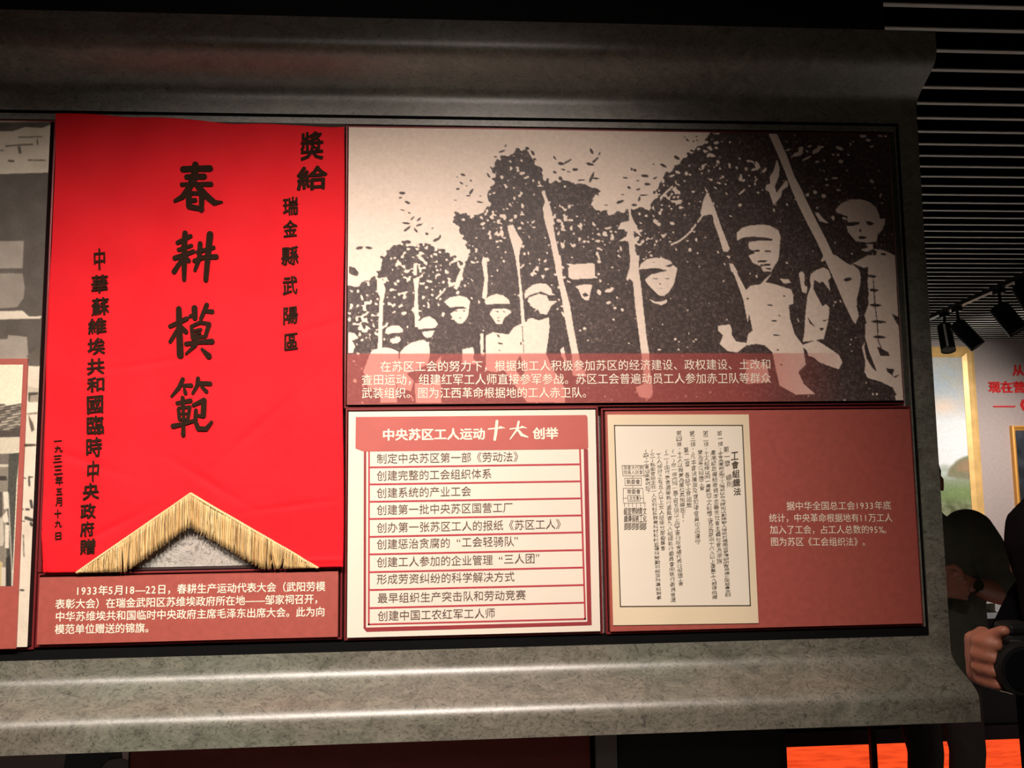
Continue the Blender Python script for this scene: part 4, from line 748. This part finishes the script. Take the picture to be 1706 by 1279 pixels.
# ================================================================ far wall: paintings and red letters
GOLD = mat('gilded_frame', (.86, .54, .20), .4, .2, noise=(8, .15)); GOLD2 = mat('gilded_inner', (.40, .15, .04), .45, .2)
def picframe(parent, x0, x1, z0, z1, Y, wd, dp, m):
    bm = bmesh.new(); prof = [(0, 0), (0, dp), (wd * .3, dp * 1.15), (wd * .6, dp * .75), (wd, dp * .45), (wd, 0)]; n = len(prof); R = []
    for cx_, cz_, sx, sz in ((x0, z0, 1, 1), (x1, z0, -1, 1), (x1, z1, -1, -1), (x0, z1, 1, -1)): R.append([bm.verts.new((cx_ + sx * a, Y - b, cz_ + sz * a)) for a, b in prof])
    for k in range(4):
        A_, B_ = R[k], R[(k + 1) % 4]
        for i in range(n): bm.faces.new((A_[i], A_[(i + 1) % n], B_[(i + 1) % n], B_[i]))
    bmesh.ops.recalc_face_normals(bm, faces=bm.faces); return frombm('gilt_frame', bm, m, parent)
YW = 9.0
pn = empty('framed_painting', (4.8, 8.95, .3)); tag(pn, 'tall gold-framed landscape painting with clouds above mist and green fields', 'painting')
pt_, pb_ = w(1622, 577, YW - .07), w(1646, 948, YW - .07)
x1_ = (pt_.x + pb_.x) / 2; z1_ = pt_.z; z0_ = pb_.z - .2; x0_ = x1_ - 2.6
picframe(pn, x0_, x1_, z0_, z1_, YW, .12, .07, GOLD)
def sky():
    c = Canvas(1250, 570, 1650, 990, 2, (210, 214, 212)); Hh, Ww = c.shape; X, Y = np.meshgrid(np.arange(Ww) / 2 + 1250, np.arange(Hh) / 2 + 570)
    n = gnoise((Hh, Ww), 20) * .5 + gnoise((Hh, Ww), 9) * .4
    def mixc(a, b, t): return np.array(a)[None, None] * (1 - t[..., None]) + np.array(b)[None, None] * t[..., None]
    t = np.clip((Y - 585) / 60 + n * .25, 0, 1); base = mixc((186, 198, 208), (182, 198, 214), t)
    cl = np.clip(1 / (1 + np.exp(-(n * 2.2 + (X - 1590) / 40 - (Y - 610) / 70))), 0, 1); base = base * (1 - .75 * cl[..., None]) + np.array((205, 196, 180)) * .75 * cl[..., None]
    cl2 = np.exp(-((X - 1580) / 34) ** 2 - ((Y - 680) / 22) ** 2) * 1.0; base = base * (1 - cl2[..., None]) + np.array((236, 214, 196)) * cl2[..., None]
    mist = np.clip((Y - 680) / 25, 0, 1); base = base * (1 - mist[..., None]) + np.array((228, 232, 234)) * mist[..., None]
    g = np.clip((Y - 782 + n * 5) / 10, 0, 1); grass = mixc((150, 158, 140), (112, 132, 84), np.clip((Y - 800) / 40 + n * .3, 0, 1)); water = np.clip(1 - abs(Y - 800) / 14, 0, 1) * (X < 1600)
    grass = grass * (1 - .8 * water[..., None]) + np.array((196, 206, 204)) * .8 * water[..., None]
    lowg = np.clip((Y - 840) / 20, 0, 1); rk = gnoise((Hh, Ww), 3) * 22 + n * 18
    grass = grass * (1 - lowg[..., None] * .6) + (np.array((120, 118, 100)) + rk[..., None]) * .6 * lowg[..., None]
    base = base * (1 - g[..., None]) + (grass + n[..., None] * 8) * g[..., None]
    c.a = np.clip(base, 0, 255)
    c.poly([(1584, 805), (1590, 790), (1604, 776), (1616, 770), (1640, 766), (1640, 812), (1600, 808)], (128, 126, 100)); c.poly([(1600, 795), (1608, 780), (1622, 774), (1640, 778), (1640, 800)], (150, 128, 100)); c.poly([(1612, 772), (1622, 768), (1640, 764), (1640, 776)], (120, 130, 96))
    for k in range(3): c.a[:, :, k] = blur(c.a[:, :, k], 3.2)
    c.a += (gnoise((Hh, Ww), 1.2) * 4)[..., None]; c.a = np.clip(c.a, 0, 255); return c
c = sky()
Qp = [(1258, 588), (1617, 585), (1635, 985), (1270, 1000)]
printgrid('canvas', Qp, YW - .025, c.a, c.ox, c.oy, c.sc, 1.5, printed('oil_paint'), pn, (x0_ + .11, x1_ - .11, z0_ + .11, z1_ - .11))
box('stretcher_back', (x0_ + .05, YW - .02, z0_ + .05), (x1_ - .05, YW - .001, z1_ - .05), EDGE, pn)
p2 = empty('framed_painting', (6, 8.95, 1.3)); tag(p2, 'dark picture in a narrow gold frame cut off at the right edge', 'painting')
a_ = w(1686, 709, YW - .05); b_ = w(1694, 850, YW - .05)
picframe(p2, a_.x, a_.x + 1.5, b_.z - .25, a_.z, YW, .055, .05, mat('amber_gilt', (.75, .36, .07), .4, .2))
box('canvas', (a_.x + .04, YW - .018, b_.z - .2), (a_.x + 1.46, YW - .002, a_.z - .04), mat('dark_night_painting', (.03, .035, .045), .35, noise=(4, .9)), p2)
WR = empty('wall_lettering', (6, 8.98, 2.2)); tag(WR, 'red raised characters in three lines on the mauve grey far wall', 'lettering')
REDL = mat('red_acrylic', (.72, .03, .03), .4)
def raised(text, x0, y0, x1, y1, h):
    hw = len(text)
    for i, ch in enumerate(text):
        ik = Ink(); xa = x0 + (x1 - x0) * i / hw; xb = x0 + (x1 - x0) * (i + 1) / hw
        ik.row(ch, xa, y0, xb, y1, h, YW - .012, .03); o = ik.done('raised_character', REDL, WR); s_ = o.modifiers.new('s', 'SOLIDIFY'); s_.thickness = .012; s_.offset = -1
raised('从胜', 1687, 617, 1726, 617, 19); raised('现在营', 1647, 645, 1709, 645, 20); raised('——《', 1656, 675, 1709, 675, 19)
# ================================================================ track and spotlights
BM = mat('black_metal', (.008, .008, .009), .35, .5); HI = mat('silver_trim', (.75, .73, .68), .25, .8)
def track(p0, p1, label):
    d = (p1 - p0).normalized(); bm = bmesh.new(); s_ = Vector((-d.y, d.x, 0)) * .02
    a, b = p0, p1; vs = []
    for q in (a, b):
        for dx, dz in ((-1, 0), (1, 0), (1, .035), (-1, .035)): vs.append(q + s_ * dx + Vector((0, 0, dz)))
    t = empty('lighting_track', (p0.x, p0.y, p0.z)); tag(t, label, 'track'); meshof('rail', vs, [(0, 1, 2, 3), (7, 6, 5, 4), (0, 4, 5, 1), (1, 5, 6, 2), (2, 6, 7, 3), (3, 7, 4, 0)], BM, t)
    vs2 = []
    for q in (a, b):
        for dx, dz in ((-1.04, 0.001), (-1.0, -.001), (-.6, -.001), (-.6, 0.001)): vs2.append(q + s_ * dx + Vector((0, 0, dz)))
    meshof('bright_lip', vs2, [(0, 1, 2, 3), (7, 6, 5, 4), (0, 4, 5, 1), (1, 5, 6, 2), (2, 6, 7, 3), (3, 7, 4, 0)], mat('rail_lip', (.25, .24, .23), .3, .6), t)
ZT = 2.86
ta, tb = wz(1745, 446, ZT), wz(1536, 538, ZT)
track(ta, tb, 'black ceiling lighting track carrying the spotlights beside the frame')
def lerp_(a, b, t): return a + (b - a) * t
def spotlight(px, py, ex, ey, Yd_, r, label, stripe=False, L=.16):
    for k in range(1001):
        tp = lerp_(tb, ta, k / 1000); q = M.T @ np.array([tp.x, tp.y, tp.z - CAMZ])
        if CX + F * q[0] / q[1] >= px: break
    Yd_ = tp.y; a = w(px, py, Yd_); b = w(ex, ey, Yd_); d = (b - a); d = (d.normalized() + Vector((0, -.35, 0))).normalized()
    o = empty('spotlight', a); tag(o, label, 'spotlight', 'track spotlights')
    e = a + d * L
    bm = bmesh.new(); cyl(bm, a, e, r, seg=28); cyl(bm, a - d * .018, a, r * .7, r, seg=28); frombm('lamp_housing', bm, BM, o, False)
    bm = bmesh.new(); cyl(bm, e - d * .004, e + d * .006, r * 1.03, seg=28, cap=False); cyl(bm, e - d * .03, e - d * .028, r * .9, seg=28); frombm('rim', bm, HI if stripe else BM, o)
    bm = bmesh.new(); top = a + d * .03; cyl(bm, top, Vector((tp.x, tp.y, ZT - .03)), .012, seg=12); frombm('stem', bm, BM, o)
    bm = bmesh.new(); addbox(bm, (tp.x - .02, tp.y - .05, ZT - .035), (tp.x + .02, tp.y + .05, ZT - .0005), .003); frombm('track_adapter', bm, BM, o)
    if stripe:
        bm = bmesh.new(); sd = Vector((-a.x, -a.y, 0)).normalized(); sd = (sd - d * sd.dot(d)).normalized(); p = a + sd * (r * .92) + d * .01
        cyl(bm, p, p + d * (L - .02), .010, seg=8); frombm('side_highlight', bm, mat('highlight_white', (.9, .87, .8), .4), o)  # white rod stands in for the light along the housing's side
    return o
def depth_at(px, py): return wz(px, py, ZT - .1).y
spotlight(1573, 543, 1571, 584, 0, .058, 'black cylinder spotlight with a painted white highlight on its side, nearest the grey frame', True, L=.24)
spotlight(1594, 540, 1612, 568, wz(1596, 520, ZT).y, .064, 'tilted black spotlight next to the one with the painted side highlight', L=.24)
spotlight(1664, 512, 1682, 548, wz(1670, 484, ZT).y, .070, 'tilted black spotlight in front of the slats right of the other two', L=.22)
spotlight(1702, 475, 1716, 520, wz(1706, 462, ZT).y, .07, 'black spotlight cut off by the right edge of the photo', L=.22)
# ================================================================ man in the olive shirt
SK = mat('skin', (.27, .095, .055), .55, noise=(40, .08)); HR = mat('black_hair', (.008, .007, .007), 1.0, bump=(300, .6, .003), spec=0)
OL = mat('olive_shirt_cloth', (.075, .072, .050), .85, noise=(20, .15), bump=(14, .5, .02)); TR = mat('dark_brown_trousers', (.045, .032, .03), .85, bump=(12, .4, .02))
mn = empty('person', (1.86, 3.1, 0)); tag(mn, 'person in loose olive shirt with a dark wristwatch standing behind the frame end', 'person')
X, Y = 1.815, 3.12
def head(cx, cy, cz, fx, fy, k=1.0):
    """ellipsoid skull, jaw, nose, ears, brow; facing direction (fx,fy)"""
    F_ = Vector((fx, fy, 0)).normalized(); S_ = Vector((-F_.y, F_.x, 0)); c0 = Vector((cx, cy, cz)); g = lambda f, s, u: tuple(c0 + F_ * f * k + S_ * s * k + Vector((0, 0, u * k)))
    segs = [(g(-.01, 0, .03), (.078 * k, .088 * k, .088 * k)), (g(.015, 0, .0), .070 * k, g(.045, 0, -.075), .036 * k), (g(.05, 0, -.02), .05 * k, g(.055, 0, -.06), .035 * k),
            (g(.085, 0, .01), .010 * k, g(.105, 0, -.022), .014 * k), (g(.088, .016, -.056), .009 * k, g(.088, -.016, -.056), .009 * k), (g(.082, .012, -.066), .009 * k, g(.082, -.012, -.066), .009 * k),
            (g(.078, .035, .030), .012 * k, g(.082, -.035, .030), .012 * k), (g(.062, .03, -.02), .022 * k, g(.062, -.03, -.02), .022 * k)]
    for s in (-1, 1): segs += [(g(-.01, s * .078, .015), .012 * k, g(-.012, s * .082, -.025), .008 * k)]
    eyes = [g(.078, s * .031, .008) for s in (-1, 1)]
    return segs, eyes
def eye_parts(par):
    for e in eyes:
        bm = bmesh.new(); bmesh.ops.create_uvsphere(bm, u_segments=12, v_segments=8, radius=.010, matrix=Matrix.Translation(e)); frombm('eye', bm, EYE, par, True)
EYE = mat('dark_eye', (.02, .015, .012), .2)
hs, eyes = head(X - .005, Y - .02, 1.50, -.25, -1)
wr, el = Vector(w(1621, 975, 2.93)), Vector(w(1668, 990, 3.05)); hd = Vector(w(1592, 966, 2.88))
sh_ = Vector((X + .19, Y, 1.325)); sh2 = Vector((X - .19, Y, 1.325))
arm = [(tuple(sh_), .05, tuple(el), .042), (tuple(el), .042, tuple(lerp(el, wr, .4)), .043), (tuple(lerp(el, wr, .4)), .043, tuple(wr), .029), (tuple(wr), (.026, .02, .03), tuple(hd), (.03, .018, .04))]
fing = []
for k in range(4):
    b0 = hd + Vector((-.02, -.004, .032 - k * .021)); ln = (.036, .042, .039, .030)[k]
    b1 = b0 + Vector((-ln, -.012, -.004)); b2 = b1 + Vector((-.018, .016, -.008)); b3 = b2 + Vector((.004, .022, -.004)); r0 = (.0095, .0098, .0094, .0082)[k]
    fing += [(tuple(b0), r0, tuple(b1), r0 * .95), (tuple(b1), r0 * .95, tuple(b2), r0 * .88), (tuple(b2), r0 * .88, tuple(b3), r0 * .8)]
t0 = hd + Vector((.012, -.01, .034)); fing += [(tuple(t0), .012, tuple(t0 + Vector((-.03, -.014, .018))), .0105), (tuple(t0 + Vector((-.03, -.014, .018))), .0105, tuple(t0 + Vector((-.055, -.010, .012))), .009)]
el2 = Vector((X - .30, Y - .02, 1.06)); wr2 = Vector((X - .10, Y - .22, 1.12)); hd2 = Vector((X - .04, Y - .24, 1.13))
arm2 = [(tuple(sh2), .05, tuple(el2), .042), (tuple(el2), .042, tuple(wr2), .029), (tuple(wr2), (.024, .02, .03), tuple(hd2), (.03, .018, .038))]
for k in range(4):
    b0 = hd2 + Vector((.01, 0, .03 - k * .02)); ln = (.034, .04, .037, .028)[k]; b1 = b0 + Vector((ln, -.008, -.004)); b2 = b1 + Vector((.018, .014, -.006)); arm2 += [(tuple(b0), .009, tuple(b1), .009), (tuple(b1), .009, tuple(b2), .0078)]
arm2 += [(tuple(hd2 + Vector((-.01, -.01, .034))), .012, tuple(hd2 + Vector((.03, -.018, .05))), .0095)]
blob('body', hs + [((X + .01, Y, 1.44), .052, (X, Y, 1.34), .062), ((X, Y, 1.34), (.10, .07, .05), (X, Y, 1.28), (.14, .09, .05))] + arm + fing + arm2, .006, SK, mn, 3)
HRs = [((X - .003, Y - .0, 1.545), (.086, .094, .080)), ((X + .0, Y + .03, 1.50), (.078, .068, .075))]
blob('hair', HRs, .008, HR, mn, 2)
eye_parts(mn)
sleeve = [(tuple(sh_), (.085, .10, .075), tuple(lerp(sh_, el, .35)), (.095, .11, .09)), (tuple(lerp(sh_, el, .35)), (.095, .11, .09), tuple(lerp(sh_, el, .88)), (.075, .09, .055))]
sleeve2 = [(tuple(sh2), (.085, .10, .075), tuple(lerp(sh2, el2, .8)), (.075, .09, .06))]
blob('shirt', [((X, Y, 1.30), (.20, .12, .085), (X, Y, 1.15), (.225, .145, .08)), ((X, Y, 1.15), (.225, .145, .08), (X, Y - .01, .90), (.225, .15, .06)), ((X, Y - .01, .90), (.225, .15, .04), (X, Y, .76), (.215, .15, .02)), ((X, Y, 1.36), (.10, .085, .03), (X, Y, 1.28), (.19, .11, .06)), ((X, Y - .01, 1.395), (.07, .07, .018), (X, Y, 1.36), (.10, .085, .02))] + sleeve + sleeve2, .012, OL, mn, 6)
lx = [w(1546, 1270, 3.1).x, w(1616, 1270, 3.1).x]
legs = [((X, Y, .88), (.18, .12, .06), (X, Y, .78), (.19, .13, .05))]
for s, x in zip((-1, 1), lx): legs += [((X + s * .09, Y, .80), .095, (x, Y - .01, .48), .066), ((x, Y - .01, .48), .066, (x, Y + .02, .30), .062), ((x, Y + .02, .30), .062, (x, Y + .03, .09), .052)]
blob('trousers', legs, .012, TR, mn, 5)
for x in lx: blob('shoe', [((x, Y + .04, .045), (.042, .05, .042), (x - .01, Y - .13, .035), (.040, .05, .032))], .008, BLACK, mn, 3)
bm = bmesh.new(); ax = (wr - el).normalized(); cyl(bm, wr - ax * .012, wr + ax * .012, .0345, seg=28); frombm('watch_strap', bm, mat('watch_strap_leather', (.02, .018, .012), .4), mn)
wf = wr + Vector((-.002, -.036, .004)); bm = bmesh.new(); cyl(bm, wf + Vector((0, .006, 0)), wf - Vector((0, .004, 0)), .017, seg=24); frombm('watch_face', bm, mat('watch_glass', (.06, .06, .03), .15, .6), mn)
# ================================================================ person in black holding a camera
BK = mat('black_clothing', (.004, .004, .0045), 1.0, spec=0)
wm = empty('person', (1.0, 1.33, 0)); tag(wm, 'person dressed in black with dark hair holding a camera at right edge', 'person')
hx, hy, hz = w(1681, 880, 1.28).x + .093, 1.28, 1.432
hs, eyes = head(hx, hy, hz, .9, .6, .9)
hand = w(1648, 1104, 1.17); HX, HY, HZ = hand
k_ = 1.17 / 1350
fg_ = []
# palm lies behind the lens side, knuckles at left, four stacked fingers curl right over the barrel
palm = [((HX + .004, HY + .035, HZ + .026), (.013, .022, .013), (HX + .004, HY + .035, HZ - .026), (.013, .022, .013)), ((HX + .004, HY + .035, HZ), (.014, .022, .030), (HX + .04, HY + .062, HZ - .014), (.018, .020, .026))]
for i in range(4):
    z = HZ + .0285 - i * .0188; kx = HX - (.0095, .0125, .0115, .0075)[i]; r = (.0098, .0100, .0098, .0088)[i]; tipx = HX + (.0050, .0005, -.0005, .0030)[i]
    p0 = (HX + .003, HY + .030, z); p1 = (kx, HY + .010, z + .001); p2 = (kx + .006, HY - .007, z); p3 = (tipx, HY - .014, z - .001)
    fg_ += [(p0, r, p1, r), (p1, r, p2, r * .97), (p2, r * .97, p3, r * .86)]
th = w(1655, 1062, 1.16); tt = w(1672, 1051, 1.15)
fg_ += [((HX + .012, HY + .03, HZ + .034), .013, tuple(th + Vector((0, .012, -.002))), .0105), (tuple(th + Vector((0, .012, -.002))), .0105, tuple(tt), .0092)]
wrist = (HX + .055, HY + .075, HZ - .022); elb = tuple(w(1682, 1085, 1.38)); shd = tuple(w(1733, 1003, 1.34))
wr_r = (HX + .22, HY + .06, HZ - .05)
rh = [((wr_r[0], wr_r[1], wr_r[2]), (.024, .02, .03), (wr_r[0] - .05, wr_r[1] - .02, wr_r[2] + .03), (.016, .022, .036))]
for i in range(4): z = wr_r[2] + .055 - i * .019; rh += [((wr_r[0] - .055, wr_r[1] - .03, z), .009, (wr_r[0] - .075, wr_r[1] - .055, z), .0088), ((wr_r[0] - .075, wr_r[1] - .055, z), .0088, (wr_r[0] - .10, wr_r[1] - .055, z), .0078)]
rh += [((wr_r[0] - .05, wr_r[1] - .0, wr_r[2] + .055), .011, (wr_r[0] - .09, wr_r[1] + .005, wr_r[2] + .07), .009)]
blob('body', hs + [((hx, hy, hz - .07), .046, (hx + .02, hy + .02, hz - .15), .055)] + palm + fg_ + [(wrist, .022, (HX + .04, HY + .062, HZ - .014), .022)] + rh, .0045, SK, wm, 2)
blob('hair', [((hx, hy - .008, hz + .025), (.093, .098, .098)), ((hx, hy - .02, hz - .01), (.090, .085, .09), (hx + .005, hy - .01, hz - .10), (.083, .07, .03))], .008, HR, wm, 2)
eye_parts(wm)
sx = w(1682, 1240, 1.36).x + .20; sy = hy + .08
elb_r = (sx + .30, sy + .02, 1.12)
blob('black_jacket', [((sx, sy, 1.335), (.15, .09, .05), (sx, sy, 1.20), (.17, .115, .06)), ((sx, sy, 1.20), (.17, .115, .06), (sx, sy, .98), (.165, .12, .06)), ((sx, sy, .98), (.165, .12, .05), (sx, sy, .80), (.185, .13, .03)), ((sx - .03, sy - .02, 1.385), (.07, .07, .02), (sx, sy, 1.33), (.12, .09, .03)),
     (shd, .050, elb, .042), (elb, .042, wrist, .030), ((sx + .15, sy, 1.32), .062, elb_r, .05), (elb_r, .05, wr_r, .034)], .011, BK, wm, 5)
lg = [((sx, sy, .86), (.165, .12, .05), (sx, sy, .78), (.17, .12, .05))]
for s in (-1, 1): lg += [((sx + s * .085, sy, .80), .09, (sx + s * .09, sy - .01, .46), .062), ((sx + s * .09, sy - .01, .46), .062, (sx + s * .09, sy + .02, .09), .048)]
blob('trousers', lg, .012, BK, wm, 4)
for s in (-1, 1): blob('shoe', [((sx + s * .09, sy, .045), (.04, .05, .042), (sx + s * .09 + .01, sy + .16, .035), (.038, .05, .032))], .008, BLACK, wm, 3)
# camera in the hands
cb = empty('camera', (HX + .06, HY, HZ - .04)); tag(cb, 'black camera with round lens gripped by the person in black', 'camera')
CM = mat('black_camera_plastic', (.005, .005, .005), .6, spec=.2); lc = Vector((HX + .034, HY - .000, HZ - .003))
ax = Vector((.12, 1, 0)).normalized()
bm = bmesh.new(); cyl(bm, lc - ax * .030, lc + ax * .05, .0365, seg=40); cyl(bm, lc - ax * .036, lc - ax * .030, .034, .0365, seg=40); frombm('lens_barrel', bm, CM, cb, False)
bm = bmesh.new(); cyl(bm, lc - ax * .0375, lc - ax * .036, .029, seg=40); frombm('front_glass', bm, mat('lens_glass', (.004, .004, .005), .25, spec=.3), cb)
bm = bmesh.new()
for q in (-.018, .012, .03): cyl(bm, lc + ax * q, lc + ax * (q + .008), .0372, seg=40)
frombm('grip_ring', bm, mat('ribbed_rubber', (.012, .012, .012), .7), cb)
bm = bmesh.new(); addbox(bm, (lc.x - .005, lc.y + .048, lc.z - .045), (lc.x + .125, lc.y + .095, lc.z + .030), .007); frombm('camera_body', bm, CM, cb)
bm = bmesh.new(); addbox(bm, (lc.x + .035, lc.y + .05, lc.z + .028), (lc.x + .08, lc.y + .09, lc.z + .046), .006); frombm('viewfinder_hump', bm, CM, cb)
bm = bmesh.new()
for a, b in ((Vector((lc.x - .022, lc.y + .0, lc.z - .034)), Vector((lc.x - .008, lc.y - .01, lc.z - .037))),): cyl(bm, a, b, .003, seg=10)
frombm('strap_ring', bm, HI, cb)
bpy.data.objects.remove(FO)
